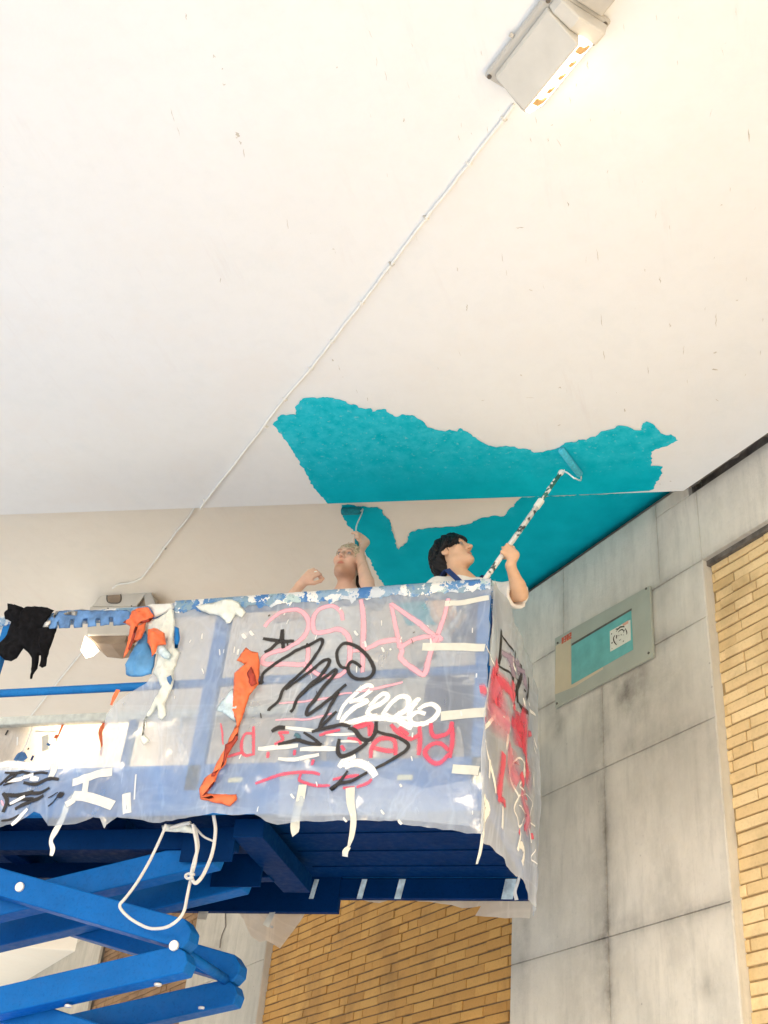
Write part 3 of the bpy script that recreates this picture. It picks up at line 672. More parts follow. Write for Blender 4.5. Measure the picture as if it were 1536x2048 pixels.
extr([q2(*p, YA-.012) for p in ((170, 1271), (188, 1286), (175, 1297), (161, 1301))], (-.02, .12, 0), 'lit_glass', M['glow'], lamp2, .001)
extr([q2(*p, YA+.06) for p in ((190, 1214), (222, 1170), (282, 1168), (280, 1214))], (-.02, .16, 0), 'ceiling_box', M['lamp_body'], lamp2, .006)
extr([q2(*p, YA+.02) for p in ((196, 1180), (198, 1173), (203, 1175), (207, 1172), (213, 1174), (219, 1172), (222, 1180), (214, 1182), (198, 1189))], (0, .04, 0), 'terminal_block', M['black'], lamp2, .002)
m = MB()
for p in ((216, 1213), (255, 1213), (263, 1208)): m.tube([q2(p[0], p[1]+4, YA-.002), q2(p[0], p[1]+4, YA+.004)], .006, 6)
m.build('screw', M['screw'], lamp2)
pl = bpy.data.lights.new('lamp_light', 'SPOT'); pl.energy = 150.0; pl.color = (1., .80, .55); pl.shadow_soft_size = .05; pl.spot_size = R_(62); pl.spot_blend = .8
po = bpy.data.objects.new('lamp_light', pl); po.location = Vector(q2(215, 1306, YA-.02)); po.rotation_euler = (Vector(q2(215, 1306, YA-.02))-Vector(onY(172, 1490, 5.95))).to_track_quat('Z', 'Y').to_euler(); COL.objects.link(po)

# ------------------------------------------------------------------ sign on the pier
sign = empty('wall_sign', wp(4.85, 0, 3.37)); tag(sign, 'framed turquoise notice plate screwed to the concrete pier', 'sign')
def wbox_px(name, px, d0, d1, mat, par, bevel=0):
    W = [onW(*p, d1) for p in px]; n = len(W); m = MB(); m.add([wp(s, d1, z) for s, z in W]+[wp(s, d0, z) for s, z in W], [tuple(range(n)), tuple(range(2*n-1, n-1, -1))]+[(i, n+i, n+(i+1) % n, (i+1) % n) for i in range(n)])
    return recalc(m.build(name, mat, par, bevel))
wbox_px('sign_plate', [(1109.5, 1277), (1299, 1171), (1306, 1313), (1110, 1416)], .006, .022, M['acrylic'], sign, .002)
wbox_px('sign_reflection', [(1111.5, 1292), (1141, 1274), (1142.5, 1370), (1206, 1334), (1206, 1338), (1150, 1373), (1109.5, 1389)], .0222, .0232, M['cream_reflection'], sign)  # cream reflection in the plate, painted on as a flat patch
wbox_px('sign_print', [(1143, 1290), (1262, 1219), (1266, 1299), (1143, 1369)], .0222, .0240, M['sign_teal'], sign)
wbox_px('sign_print_shadow_line', [(1143, 1287.5), (1263, 1216.5), (1263, 1220.5), (1143, 1292)], .0240, .0246, M['screw'], sign).name = 'print_shadow'  # dark strip painted as the shadow along the print's top
st = [(1219.5, 1262.5), (1260.5, 1239.5), (1261.5, 1280), (1220.5, 1303.5)]
stk = wbox_px('sticker', st, .0245, .0253, M['sticker'], sign)
def wstroke(pts, w, d, m):
    W = [np.array(onW(*p, d)) for p in crom(pts, 4)]; n = len(W); L = []
    for i, p in enumerate(W):
        t = nrm(W[min(i+1, n-1)]-W[max(0, i-1)]); k = np.array([-t[1], t[0]])*w*(.45+.55*math.sin(math.pi*min(1, max(0, (i+.7)/n)))); L.append((p+k, p-k))
    m.add([wp(*(a[0], d, a[1])) for a, b in L]+[wp(*(b[0], d, b[1])) for a, b in L], [(i, i+1, n+i+1, n+i) for i in range(n-1)])
def sp(x, y): return (1205+x*75/1536, 1225+y*95/1946)
m = MB()
for k, (pts, w) in enumerate([([(540, 680), (640, 670), (720, 600), (860, 580), (900, 600)], .0052), ([(560, 790), (620, 700), (700, 650)], .003), ([(640, 810), (720, 730), (800, 700), (860, 740), (870, 830)], .0042), ([(930, 650), (980, 760), (1000, 850), (970, 900)], .0042), ([(920, 700), (880, 770)], .003),
         ([(510, 930), (450, 1050), (480, 1200), (580, 1330)], .0050), ([(550, 960), (590, 950), (570, 1020), (590, 1060)], .0048), ([(670, 920), (675, 970)], .003), ([(760, 890), (775, 940)], .003), ([(840, 890), (850, 940)], .002), ([(670, 1130), (720, 1130), (760, 1080)], .0022),
         ([(830, 1210), (880, 1140)], .003), ([(370, 850), (380, 900)], .0045), ([(380, 1220), (400, 1270)], .006), ([(380, 1460), (400, 1475)], .003)]):
    wstroke([sp(*p) for p in pts], w, .0256+.00005*k, m)
m.build('sticker_drawing', M['ink'], stk)
wbox_px('sticker_patch', [sp(800, 480), sp(1060, 320), sp(1060, 440), sp(860, 560)], .0254, .0255, M['peach'], stk)
SEG = {'0': 'abcdef', '3': 'abcdg', '2': 'abged', '1': 'bc'}
def digit(ch, s_left, z0, w, h, m, d):
    t = .009
    box = {'a': (0, w, h-t, h), 'd': (0, w, 0, t), 'g': (0, w, h/2-t/2, h/2+t/2), 'b': (w-t, w, h/2, h), 'c': (w-t, w, 0, h/2), 'f': (0, t, h/2, h), 'e': (0, t, 0, h/2)}
    for i, k in enumerate(SEG[ch]):
        a, b, c, e = box[k]; m.wbox(s_left-b, s_left-a, .0222, d+.0001*i, z0+c, z0+e)
zA = onW(1128, 1289)[1]; sA = onW(1128, 1289)[0]; dm = MB()
for i, ch in enumerate('0302'): digit(ch, sA-.006-i*.0265, zA-.008, .021, .044, dm, .0232+.0004*i)
dm.build('sign_number', M['red_print'], sign)
for p in ((1115.5, 1286), (1292.5, 1177.5), (1297.5, 1306), (1114, 1407)):
    s, z = onW(*p, .022); MB().tube([wp(s, .0221, z), wp(s, .0255, z)], .008, 8).build('screw', M['screw'], sign)

# ------------------------------------------------------------------ scissor lift
YF, YB, XR, XL = 4.70, 5.93, -1.03, -5.6
ZD0, ZD1, ZT = 1.885, 1.925, 2.94
lift = empty('scissor_lift', (-3.3, 5.2, GROUND)); tag(lift, 'blue scissor lift platform raised to the bridge soffit, draped in plastic', 'scissor lift')
def part(m, name, mat, bevel=.004, smooth=False, par=None): return m.build(name, M[mat], par or lift, bevel, smooth)
XM = -2.16                                     # the main deck ends here, the slide-out deck goes on to XR
dk = MB().box((XL, YF+.03, ZD0), (XR, YB-.03, ZD1))
part(dk, 'deck', 'blue_shade')
rib = MB()
for y in (4.96, 5.24, 5.50, 5.74): rib.box((XM, y-.035, ZD0-.007), (XR-.03, y+.035, ZD0-.0005))
part(rib, 'deck_rib', 'blue_shade', .012)
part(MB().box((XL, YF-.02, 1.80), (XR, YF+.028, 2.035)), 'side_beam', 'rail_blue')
part(MB().box((XM+.1, YB-.028, 1.775), (XR+.02, YB+.015, 1.882)), 'side_beam', 'blue_shade')
part(MB().box((XL, YB-.028, 1.70), (XM+.099, YB+.015, 1.965)), 'side_beam', 'blue_shade')
part(MB().box((XM+.1, YB-.012, 1.888), (XR+.02, YB+.0, 1.965)), 'toe_board', 'rail_blue')
part(MB().box((XR-.03, YF+.03, 1.87), (XR+.012, YB-.03, 1.965)), 'end_beam', 'rail_blue')
d0, d1 = onZ(495, 1690, 1.70), onZ(590, 1795, 1.70)
cb = MB(); ax = nrm(d1-d0); sx = np.array([ax[1], -ax[0], 0]); cb.obox((d0+d1)/2+[0, 0, .075], (ax, sx, (0, 0, 1)), (np.linalg.norm(d1-d0)/2+.02, .075, .045)); part(cb, 'cross_beam', 'blue_shade')
for y, z0, z1 in ((4.93, 1.70, 1.80), (5.42, 1.72, 1.80)): part(MB().box((XL, y-.04, z0), (XM-.1, y+.04, z1)), 'frame_beam', 'blue_shade')
for x in (-2.95, -3.7, -4.5): part(MB().box((x-.05, 4.98, 1.79), (x+.05, 5.89, 1.883)), 'frame_beam', 'blue_shade')
for y0, zz in ((YF, ZT), (YB, ZT)):
    part(MB().box((XL, y0-.026, zz-.060), (XR+.02, y0+.026, zz)), 'top_rail', 'splat' if y0 == YF else 'rag', .008)
    part(MB().tube([(XL, y0, 2.475), (XR, y0, 2.475)], .022, 10), 'mid_rail', 'rail_blue', 0, True)
part(MB().box((XR-.026, YF+.0265, ZT-.06), (XR+.0195, YB-.0265, ZT)), 'top_rail', 'splat', .006)
part(MB().tube([(XR, YF, 2.475), (XR, YB, 2.475)], .022, 10), 'mid_rail', 'rail_blue', 0, True)
for x, y, w in ((-2.425, YF, .040), (-1.055, YF, .030), (-3.72, YF, .026), (-5.0, YF, .026), (-2.30, YB, .026), (-1.055, YB, .026), (-3.55, YB, .026), (-4.9, YB, .026)):
    part(MB().box((x-w, y-.02, 1.90), (x+w, y+.02, ZT-.0605)), 'rail_post', 'rail_blue', .006)
for px, py in ((470, 1560), (810, 1555), (575, 1553)):
    c = onY(px, py, YF-.022); part(MB().box(c-[.035, .001, .012], c+[.035, .001, .012]), 'maker_plate', 'yellow_label', 0)
for px, w in ((628, .013), (724, .015), (800, .018), (1018, .03)):
    tp = MB(); c = onY(px, 1777, YB-.0295); tp.hexa([c+[-w-.01, 0, -.055], c+[w-.01, 0, -.055], c+[w-.01, .001, -.055], c+[-w-.01, .001, -.055], c+[-w+.01, 0, .05], c+[w+.01, 0, .05], c+[w+.01, .001, .05], c+[-w+.01, .001, .05]])
    part(tp, 'tape_patch', 'rag_blue', 0)
# scissor stack: crossed arms in a near and a far pair
XP, XQ, ZP, DZ = -2.42, -4.15, 1.228, .474
AH, AT = .062, .052
pins = []
def arm(y, xa, za, xb, zb, mat):
    """a box-section arm with rounded ends between two pins"""
    a, b = np.array([xa, za]), np.array([xb, zb]); t = (b-a)/np.linalg.norm(b-a); n = np.array([-t[1], t[0]]); out = []
    for c, s in ((b, 1), (a, -1)):
        for k in ((.012, 1.0), (.062, .42), (.072, -.30), (.050, -1.0)) if s == 1 else ((.012, -1.0), (.062, -.42), (.072, .30), (.050, 1.0)):
            out.append(c+t*s*k[0]+n*k[1]*AH)
    m = MB(); k = len(out); m.add([(p[0], y-AT, p[1]) for p in out]+[(p[0], y+AT, p[1]) for p in out], [tuple(range(k)), tuple(range(2*k-1, k-1, -1))]+[(i, k+i, k+(i+1) % k, (i+1) % k) for i in range(k)])
    return recalc(m.build('scissor_arm', M[mat], lift, .007))
nst = 6; XC, ZC0, SP, SL = -3.282, 1.487, .515, .228
for y in (4.893, 5.270): part(MB().box((XP-.10, y-.012, 1.635), (XP+.17, y, 1.80)), 'pivot_bracket', 'blue_shade', .004)
HW = .862
for ya, yb in ((4.85, 4.965), (5.45, 5.335)):
    for st_ in range(nst):
        zc = ZC0-SP*st_; down, upw = (ya, yb) if st_ % 2 == 0 else (yb, ya+(.0025 if ya < 5 else -.0025))
        arm(down, XC-HW, zc+SL*HW, XC+HW, zc-SL*HW, 'blue')
        arm(upw, XC-HW, zc-SL*HW, XC+HW, zc+SL*HW, 'blue')
        pins.append((XC, zc, ya, yb))
        for sx in (-HW, HW): pins.append((XC+sx, zc-SP/2, ya, yb))
for x, z, ya, yb in pins:
    s = -1 if ya < 5.2 else 1
    MB().tube([(x, ya+s*(AT-.002), z), (x, ya+s*(AT+.012), z)], .023, 16).build('pin', M['pin'], lift, .003)
for st_ in range(nst):
    for x in (XP, XQ): MB().tube([(x, 4.90, ZC0-SP*(st_+.5)), (x, 5.40, ZC0-SP*(st_+.5))], .024, 12).build('cross_tube', M['blue'], lift, 0, True)
zb = ZC0-SP*(nst-.5)
for y in (4.85, 5.45): MB().box((XL+.2, y-.05, zb-.16), (-1.2, y+.05, zb-.07)).build('base_rail', M['blue'], lift, .006)
MB().box((XL+.1, 4.75, GROUND+.16), (-1.1, 5.85, zb-.162)).build('chassis', M['blue'], lift, .02)
for x in (-5.0, -1.7):
    for y in (4.73, 5.87):
        MB().tube([(x, y-.09, GROUND+.20), (x, y+.09, GROUND+.20)], .20, 24).build('wheel', M['shoe'], lift, .02)
for px, py in ((432, 1791), (315, 1970+2), (403, 2019), (136, 2015)):
    c = onY(px, py, 4.86 if px < 400 else 5.40); MB().tube([c, c+[0, 0, .012]], .017, 12).build('grease_cap', M['pin'], lift, .003)

# ------------------------------------------------------------------ plastic sheets over the rails
def wrink(x, z, seed=0.):
    rd = 1-abs(fbm((x*1.5+z*.5, z*.55-x*.2, seed+9), 3.6, 3))*2.2; return .008*math.sin(x*9+1.3*math.sin(z*3.1+seed))+.007*fbm((x*1.1, z*.55, seed), 3.2, 4)+.004*fbm((x*2.2, z*.9, seed+4), 9, 3)-.012*max(0., rd)**3
YS = 4.652
def sheet_y(x, z):
    w = wrink(x, z); low = max(0., (1.95-z)/.25)
    pin_ = min(1., max(0., (2.93-z)/.20))                  # taut where it is taped to the rail
    return YS-.004+w*.75*pin_-.02*low+.018*low*math.sin(x*11)
def on_sheet(px, py, eps=0.):
    y = YS
    for _ in range(3):
        p = onY(px, py, y); y = sheet_y(p[0], p[2])-eps
    return onY(px, py, y)
def C(ox, oy, size, px=1536): 
    k = size/px
    return lambda pts: [(ox+k*a, oy+k*b) for a, b in pts]
front_px = [(983, 1171.5), (800, 1182), (600, 1193), (450, 1201), (345, 1207), (336, 1240), (327, 1290), (322, 1330), (292, 1366), (262, 1384), (234, 1404), (214, 1432), (208, 1460), (206, 1492), (196, 1512), (150, 1524), (110, 1530), (60, 1523), (0, 1526), (-90, 1532),
            (-90, 1670), (0, 1658), (30, 1648), (70, 1626), (82, 1628), (98, 1650), (104, 1657), (160, 1655), (176, 1648), (192, 1640), (205, 1640), (212, 1660), (218, 1652), (236, 1636), (270, 1638), (300, 1645), (325, 1650), (350, 1647), (400, 1635), (430, 1630), (480, 1632), (510, 1631), (524, 1638), (536, 1647), (560, 1655), (600, 1649), (650, 1645), (705, 1641), (760, 1645), (801, 1648), (803, 1656), (860, 1661), (920, 1665), (962, 1667),
            (968, 1560), (975, 1380), (981, 1230)]
fp = [tuple(onY(*q, YS)[[0, 2]]) for q in front_px]
fp = [tuple(p) for p in ragged(fp, .03, .004, 20.)]
V, Fc = fill(fp, .019)
sheet = obj('plastic_sheet', [(x, sheet_y(x, z), z) for x, z in V], Fc, M['sheet'], smooth=True)
tag(sheet, 'milky graffiti covered plastic sheet along the long front rail of the lift', 'plastic sheet')
# a doubled layer of sheet behind the lower edge, and a side strip hanging at the corner
V2, F2 = fill([tuple(onY(*q, YS+.01)[[0, 2]]) for q in [(560, 1528), (700, 1540), (850, 1580), (952, 1560), (960, 1655), (860, 1652), (700, 1632), (560, 1640)]], .05)
obj('sheet_layer', [(x, sheet_y(x, z)+.006, z) for x, z in V2], F2, M['sheet'], sheet, smooth=True)
# end sheet, bellying outwards
def end_x(y, z):
    t = (y-YS)/(5.97-YS); u = (ZT-z)/1.2
    return -.998+.055*math.sin(math.pi*min(1, max(0, t)))*(.55+.45*max(0, u))+.018*fbm((y*2.4, z*1.0, 2.), 2.2, 4)+.012*math.sin(y*17+2*math.sin(z*4))*min(1, max(0, u*3))
ep = [(YS, ZT-.004), (5.0, ZT+.002), (5.5, ZT-.004), (5.96, ZT-.02), (5.99, 2.6), (5.985, 2.2)]+[tuple(onX(a, b, -.985)[1:]) for a, b in ((1070, 1790), (1069, 1834), (1058, 1822), (1040, 1800), (1030, 1768), (1012, 1744), (1000, 1718), (986, 1692), (972, 1672), (960, 1667))]
V, Fc = fill(ragged(ep, .03, .006, 14.), .032)
esheet = obj('plastic_sheet', [(end_x(y, z), y, z) for y, z in V], Fc, M['sheet_end'], smooth=True)
tag(esheet, 'crumpled dripping plastic sheet over the short end of the lift beside the wall', 'plastic sheet')
# back sheet, sagging below the deck in torn flaps
bp_px = [(1074, 1382), (700, 1392), (400, 1412), (210, 1436), (60, 1446), (-60, 1452), (-200, 1460), (-200, 1760), (0, 1750), (200, 1752), (372, 1778), (398, 1806), (415, 1812), (470, 1822), (487, 1842), (505, 1872), (520, 1886), (534, 1882), (556, 1894), (575, 1866), (598, 1840), (616, 1802), (640, 1800), (760, 1803), (860, 1807), (945, 1812), (962, 1812), (950, 1830), (1010, 1836), (1064, 1838)]
YBS = 5.972
def back_y(x, z): return YBS+.03*fbm((x, z*.6, 8.), 2., 4)*1.0+.01*math.sin(x*8)
V, Fc = fill(ragged([tuple(onY(*q, YBS)[[0, 2]]) for q in bp_px], .05, .012, 9.), .06)
bsheet = obj('plastic_sheet', [(x, back_y(x, z), z) for x, z in V], Fc, M['sheet_back'], smooth=True)
tag(bsheet, 'dusty beige plastic sheet on the far rail with torn flaps under the deck', 'plastic sheet')

# ------------------------------------------------------------------ spray paint, tape and drips on the sheets
order = [0]
def ribbon(path3, widths, mat, parent, name, up=None, seg=5, normal=None, lift_=.0009, proj=None):
    P = crom(path3, seg) if len(path3) > 2 else crom(path3, 6)
    n = len(P); W = np.interp(np.linspace(0, 1, n), np.linspace(0, 1, len(widths)), widths) if not np.isscalar(widths) else np.full(n, widths)
    order[0] += 1; eps = .0014+.00007*(order[0] % 60)
    vs, uv = [], []
    for i, p in enumerate(P):
        t = nrm(P[min(i+1, n-1)]-P[max(i-1, 0)]); nv = np.array(normal, float); side = nrm(np.cross(t, nv)); o = nv*(eps+lift_*i/n)
        for k in (-1, -.34, .34, 1):
            v = p+side*k*W[i]/2
            if proj is not None: v = proj(v)
            vs.append(v+o); uv.append((i/max(1, n-1), (k+1)/2))
    fs = [(i*4+j, i*4+j+1, i*4+j+5, i*4+j+4) for i in range(n-1) for j in range(3)]
    # rounded ends
    return obj(name, vs, fs, mat, parent, uvs=uv, smooth=True)
PXM = 2.28e-3                                  # metres per photo pixel on the front sheet, nearly
def gfx(pts, w, mat, name='graffiti_stroke', taper=True, conv=None, par=None, surf=on_sheet, normal=(0, -1, 0)):
    p = conv(pts) if conv else pts
    P = [surf(*q) for q in p]
    ww = w*PXM*(1.35 if mat == 's_black' else 1.2 if mat in ('s_white', 's_red') else 1.08); W = [ww*.75, ww, ww*1.05, ww, ww*.8] if taper else ww
    return ribbon(P, W, M[mat], par or sheet, name, normal=normal, proj=lambda v: np.array([v[0], sheet_y(v[0], v[2]), v[2]]))
A = C(480, 1170, 280); B = C(700, 1170, 280); Cc = C(480, 1400, 280); D = C(700, 1400, 280); Wt = C(660, 1340, 260)
for pts in ([(270, 460), (350, 370), (480, 290), (620, 270), (720, 330), (755, 430), (720, 540), (640, 625), (480, 710), (330, 750), (250, 810), (270, 865), (420, 870), (560, 872), (720, 862), (750, 760), (745, 680)],
            [(1130, 390), (1110, 300), (1040, 240), (960, 235), (870, 270), (815, 340), (800, 440), (830, 520), (940, 515), (1060, 485), (1150, 520), (1200, 600), (1210, 720), (1195, 860), (1140, 960), (1030, 1010), (880, 990), (790, 930), (760, 870)],
            [(1325, 160), (1350, 300), (1358, 500), (1350, 700), (1345, 960)]): gfx(pts, 15, 's_pink', conv=A)
for pts in ([(20, 730), (180, 700), (330, 630), (520, 600), (560, 680), (700, 600), (850, 570), (960, 570)], [(450, 200), (490, 400), (530, 590), (570, 720), (560, 805), (680, 910), (800, 985), (840, 930), (855, 850), (900, 700), (950, 580), (1000, 450), (1040, 330), (1080, 150)],
            [(450, 205), (600, 310), (760, 420), (860, 510), (950, 570)]): gfx(pts, 15, 's_pink', conv=B)
gfx([(880, 560), (960, 590), (1000, 560)], 26, 's_pink', conv=B); gfx([(60, 1180), (250, 1145), (400, 1110), (580, 1068)], 8, 's_pink', conv=B)
gfx([(430, 1300), (600, 1288), (800, 1262), (980, 1240), (1100, 1200), (1230, 1185)], 6, 's_pink', conv=A); gfx([(390, 222), (560, 212), (740, 215), (900, 180), (1010, 150)], 6, 's_pink', conv=Cc)
gfx([(700, 860), (740, 930), (770, 980)], 13, 's_pink', conv=A)
# red lettering low down
for pts in ([(150, 290), (150, 450), (150, 610)], [(145, 370), (60, 375), (20, 460), (20, 560), (60, 610), (140, 600)], [(310, 570), (305, 640)], [(600, 550), (600, 610)], [(810, 655), (790, 720)], [(870, 390), (960, 360), (1100, 330)], [(440, 370), (470, 440), (380, 490)], [(420, 360), (540, 360)],
            [(1110, 500), (1150, 560)], [(1250, 290), (1400, 260), (1420, 400)], [(1180, 420), (1300, 440), (1330, 490)]): gfx(pts, 9, 's_red', conv=Cc)
for pts in ([(170, 920), (280, 880), (420, 830), (600, 800), (780, 798), (880, 820)], [(670, 810), (655, 880), (740, 920), (860, 945), (990, 945)], [(1130, 965), (1200, 970), (1260, 960)], [(1020, 875), (1200, 842), (1310, 830)], [(1280, 960), (1400, 915), (1450, 870)]): gfx(pts, 9, 's_red', conv=Cc)
for pts in ([(890, 255), (895, 350), (935, 405), (1040, 385), (1100, 330), (1120, 240)], [(1120, 250), (1125, 450), (1095, 640)], [(1085, 560), (1000, 482), (900, 490), (830, 560), (850, 640), (940, 700), (1020, 670), (1090, 590)], [(765, 290), (770, 450), (755, 610)], [(450, 270), (520, 350), (650, 430), (760, 390)],
            [(230, 640), (240, 530), (330, 430), (480, 440), (505, 610)], [(245, 525), (400, 560), (510, 560)], [(30, 310), (140, 290), (240, 270), (230, 400)], [(540, 300), (640, 390)]): gfx(pts, 13, 's_red', conv=D)
gfx([(442, 1447), (445, 1465), (447, 1490)], 5, 's_red'); gfx([(455, 1515), (470, 1510), (486, 1505)], 9, 's_red'); gfx([(600, 380), (640, 400), (640, 450)], 14, 's_teal', conv=Cc)
# black marker-like spray
for pts, w in (([(255, 590), (370, 610), (460, 622), (595, 622)], 9), ([(468, 490), (462, 600), (450, 640)], 11), ([(470, 620), (480, 700)], 9), ([(270, 742), (350, 700), (400, 650), (450, 630)], 8), ([(230, 1095), (240, 1050), (270, 960), (400, 860), (560, 760), (720, 680), (840, 620), (895, 600), (905, 650), (830, 780), (740, 900), (620, 1020), (480, 1150), (430, 1270), (330, 1360), (318, 1388)], 8),
               ([(225, 1060), (230, 1095)], 13), ([(500, 1150), (640, 1050), (800, 930), (930, 830), (985, 835), (960, 900), (880, 1010), (760, 1110), (640, 1240), (590, 1360), (555, 1400)], 8), ([(640, 1240), (760, 1130), (900, 1040), (1035, 940), (1055, 965), (980, 1060), (900, 1150), (830, 1260), (750, 1350), (740, 1430), (850, 1360), (980, 1260), (1080, 1170), (1170, 1095)], 8),
               ([(1090, 1180), (1020, 1290), (960, 1400), (900, 1500), (870, 1580)], 7), ([(1330, 908), (1290, 870), (1230, 845), (1190, 890), (1205, 980), (1290, 1035), (1400, 1030), (1470, 960), (1450, 860), (1370, 750), (1260, 670), (1150, 645), (1075, 720), (1070, 820), (1110, 900), (1180, 920)], 8)): gfx(pts, w, 's_black', conv=A)
for pts, w in (([(350, 350), (420, 312), (500, 310)], 10), ([(790, 355), (880, 325), (1000, 300), (1110, 275), (1215, 295)], 8), ([(1065, 130), (960, 230), (880, 310)], 7), ([(420, 490), (540, 465), (640, 445), (760, 480), (900, 495)], 8), ([(700, 360), (800, 420), (890, 495)], 6), ([(1190, 310), (1260, 335), (1340, 430), (1430, 440), (1490, 350), (1500, 240)], 9),
               ([(1095, 430), (1075, 540), (1110, 620), (1230, 590), (1340, 520), (1400, 465)], 9), ([(1490, 345), (1600, 380), (1730, 415), (1840, 480), (1835, 545), (1720, 630), (1600, 700), (1490, 755)], 7), ([(1185, 780), (1110, 885), (1010, 970)], 6), ([(1000, 975), (1100, 920), (1240, 890), (1400, 800)], 7), ([(990, 985), (1060, 935)], 10)): gfx(pts, w, 's_black', conv=Cc)
# white tag
for pts, w in (([(95, 590), (150, 440), (250, 330), (360, 230), (465, 180), (490, 230), (400, 310), (230, 385)], 11), ([(230, 385), (330, 360), (440, 370), (300, 440), (170, 560), (150, 640), (300, 600), (450, 555), (560, 540)], 12), ([(470, 430), (560, 330), (640, 280), (685, 320), (600, 400), (490, 450), (450, 520), (560, 560), (690, 530)], 12),
               ([(620, 530), (720, 400), (820, 320), (915, 330), (930, 420), (850, 510), (720, 580), (640, 565)], 13), ([(930, 600), (950, 470), (1030, 360), (1060, 370)], 14), ([(1040, 470), (1120, 420), (1220, 410), (1285, 480), (1220, 580), (1080, 640), (970, 630), (950, 560), (1040, 500), (1130, 520)], 12), ([(150, 640), (330, 610), (560, 575), (760, 590), (980, 660)], 13), ([(780, 590), (880, 650), (970, 690)], 13), ([(620, 500), (730, 560), (920, 570)], 10)): gfx(pts, w, 's_white', conv=Wt)
for pts, w in (([(1085, 740), (1160, 660), (1270, 615)], 15), ([(1150, 730), (1290, 690), (1420, 745), (1490, 840)], 18), ([(1170, 650), (1160, 740)], 14)): gfx(pts, w, 's_white', conv=Cc)
for pts, w in (([(490, 300), (660, 322), (840, 340)], 7), ([(940, 380), (1100, 382), (1260, 375)], 5.5), ([(1070, 455), (1240, 455), (1440, 460)], 5), ([(200, 535), (400, 520), (640, 500)], 10), ([(660, 545), (860, 535), (1060, 540)], 10), ([(420, 645), (640, 650), (870, 600)], 8)): gfx(pts, w, 'tape_white', 'tape_strip', conv=Cc)
# cream tape round the corner post
for pts, w in (([(890, 1208), (930, 1205), (978, 1196)], 12), ([(845, 1294), (900, 1294), (970, 1296)], 16), ([(882, 1433), (930, 1428), (972, 1425)], 19), ([(905, 1538), (930, 1540), (958, 1542)], 17)): gfx(pts, w, 'tape', 'tape_strip', taper=False)
# small white splashes and dark nicks
rs = random.Random(5)
for k in range(46):
    px, py = rs.uniform(350, 960), rs.uniform(1225, 1640)
    if k < 20: py = rs.uniform(1215, 1300)
    L = rs.uniform(3, 13); dx = rs.uniform(-3, 3); gfx([(px, py), (px+dx, py+L*.5), (px+dx*1.6, py+L)], rs.uniform(1.2, 4.2), 'tape_white' if rs.random() < .85 else 'marker', 'paint_drip')
for px, py, w in ((488, 1268, 7), (503, 1262, 6), (712, 1262, 5), (800, 1640, 5), (585, 1588, 4), (690, 1635, 4), (765, 1620, 4)): gfx([(px-3, py), (px, py+5), (px+4, py+9)], w, 'tape_white', 'paint_drip')
# hanging strips of tape
def hang(pts, w0, w1, mat='tape', par=sheet, y=None, curl=.012):
    P = []
    for i, q in enumerate(pts):
        p = onY(*q, YS-.012) if y is None else onY(*q, y); p = p+np.array([0, -.004-curl*math.sin(i*1.9)*(i/len(pts)), 0]); P.append(p)
    PP = crom(P, 6); n = len(PP); vs = []
    for i, p in enumerate(PP):
        t = nrm(PP[min(i+1, n-1)]-PP[max(0, i-1)]); a = .5*math.sin(i*.45)*i/n; nv = np.array([math.sin(a), -math.cos(a), 0]); sd_ = nrm(np.cross(t, nv)); w = (w0+(w1-w0)*i/n)*PXM/2
        vs += [p-sd_*w, p+nv*.002*math.cos(i*.7), p+sd_*w]
    return obj('tape_strip', vs, [(i*3+j, i*3+j+1, i*3+j+4, i*3+j+3) for i in range(n-1) for j in range(2)], M[mat], par, smooth=True)
hang([(606, 1570), (601, 1602), (592, 1632), (590, 1652), (593, 1671)], 17, 18); hang([(701, 1576), (702, 1606), (707, 1636), (704, 1668), (699, 1696)], 19, 7); hang([(699, 1694), (692, 1704), (690, 1713)], 8, 16)
hang([(968, 1590), (967, 1630), (966, 1662), (961, 1700), (955, 1730)], 7, 5)
hang([(150, 1592), (136, 1612), (124, 1640), (110, 1664), (104, 1684), (106, 1698), (101, 1711)], 17, 8, 'tape_white')
Lf = C(0, 1400, 260)
for pts, w in (([(640, 740), (640, 820), (600, 920)], 15), ([(860, 980), (1000, 930), (1180, 870), (1330, 850)], 17), ([(1020, 960), (1010, 1050), (1000, 1110)], 13), ([(860, 1130), (1000, 1140), (1180, 1190), (1340, 1250)], 20), ([(820, 1180), (850, 1240)], 18), ([(1490, 1100), (1495, 1220), (1500, 1340)], 17), ([(1610, 880), (1600, 1010), (1590, 1180)], 3)): gfx(pts, w, 'tape_white', 'tape_strip', conv=Lf, taper=False)
for pts, w in (([(0, 1010), (120, 900), (240, 860), (360, 870)], 7), ([(40, 1010), (180, 960), (340, 890), (480, 860), (570, 870)], 6), ([(280, 980), (420, 1000), (560, 940), (700, 940)], 8), ([(60, 1120), (220, 1130), (400, 1090)], 10), ([(200, 1140), (330, 1110), (480, 1100), (590, 1040)], 8), ([(100, 1250), (240, 1180), (400, 1170)], 8), ([(180, 1290), (300, 1230), (430, 1180), (520, 1130)], 9), ([(570, 1260), (640, 1200), (700, 1140)], 4), ([(690, 1110), (750, 1140)], 14), ([(20, 1430), (140, 1410), (230, 1360)], 5), ([(570, 1160), (690, 1095)], 3), ([(40, 1100), (90, 1200), (40, 1330)], 9), ([(60, 860), (200, 880), (60, 980)], 6)): gfx(pts, w, 's_black', 'marker_stroke', conv=Lf)
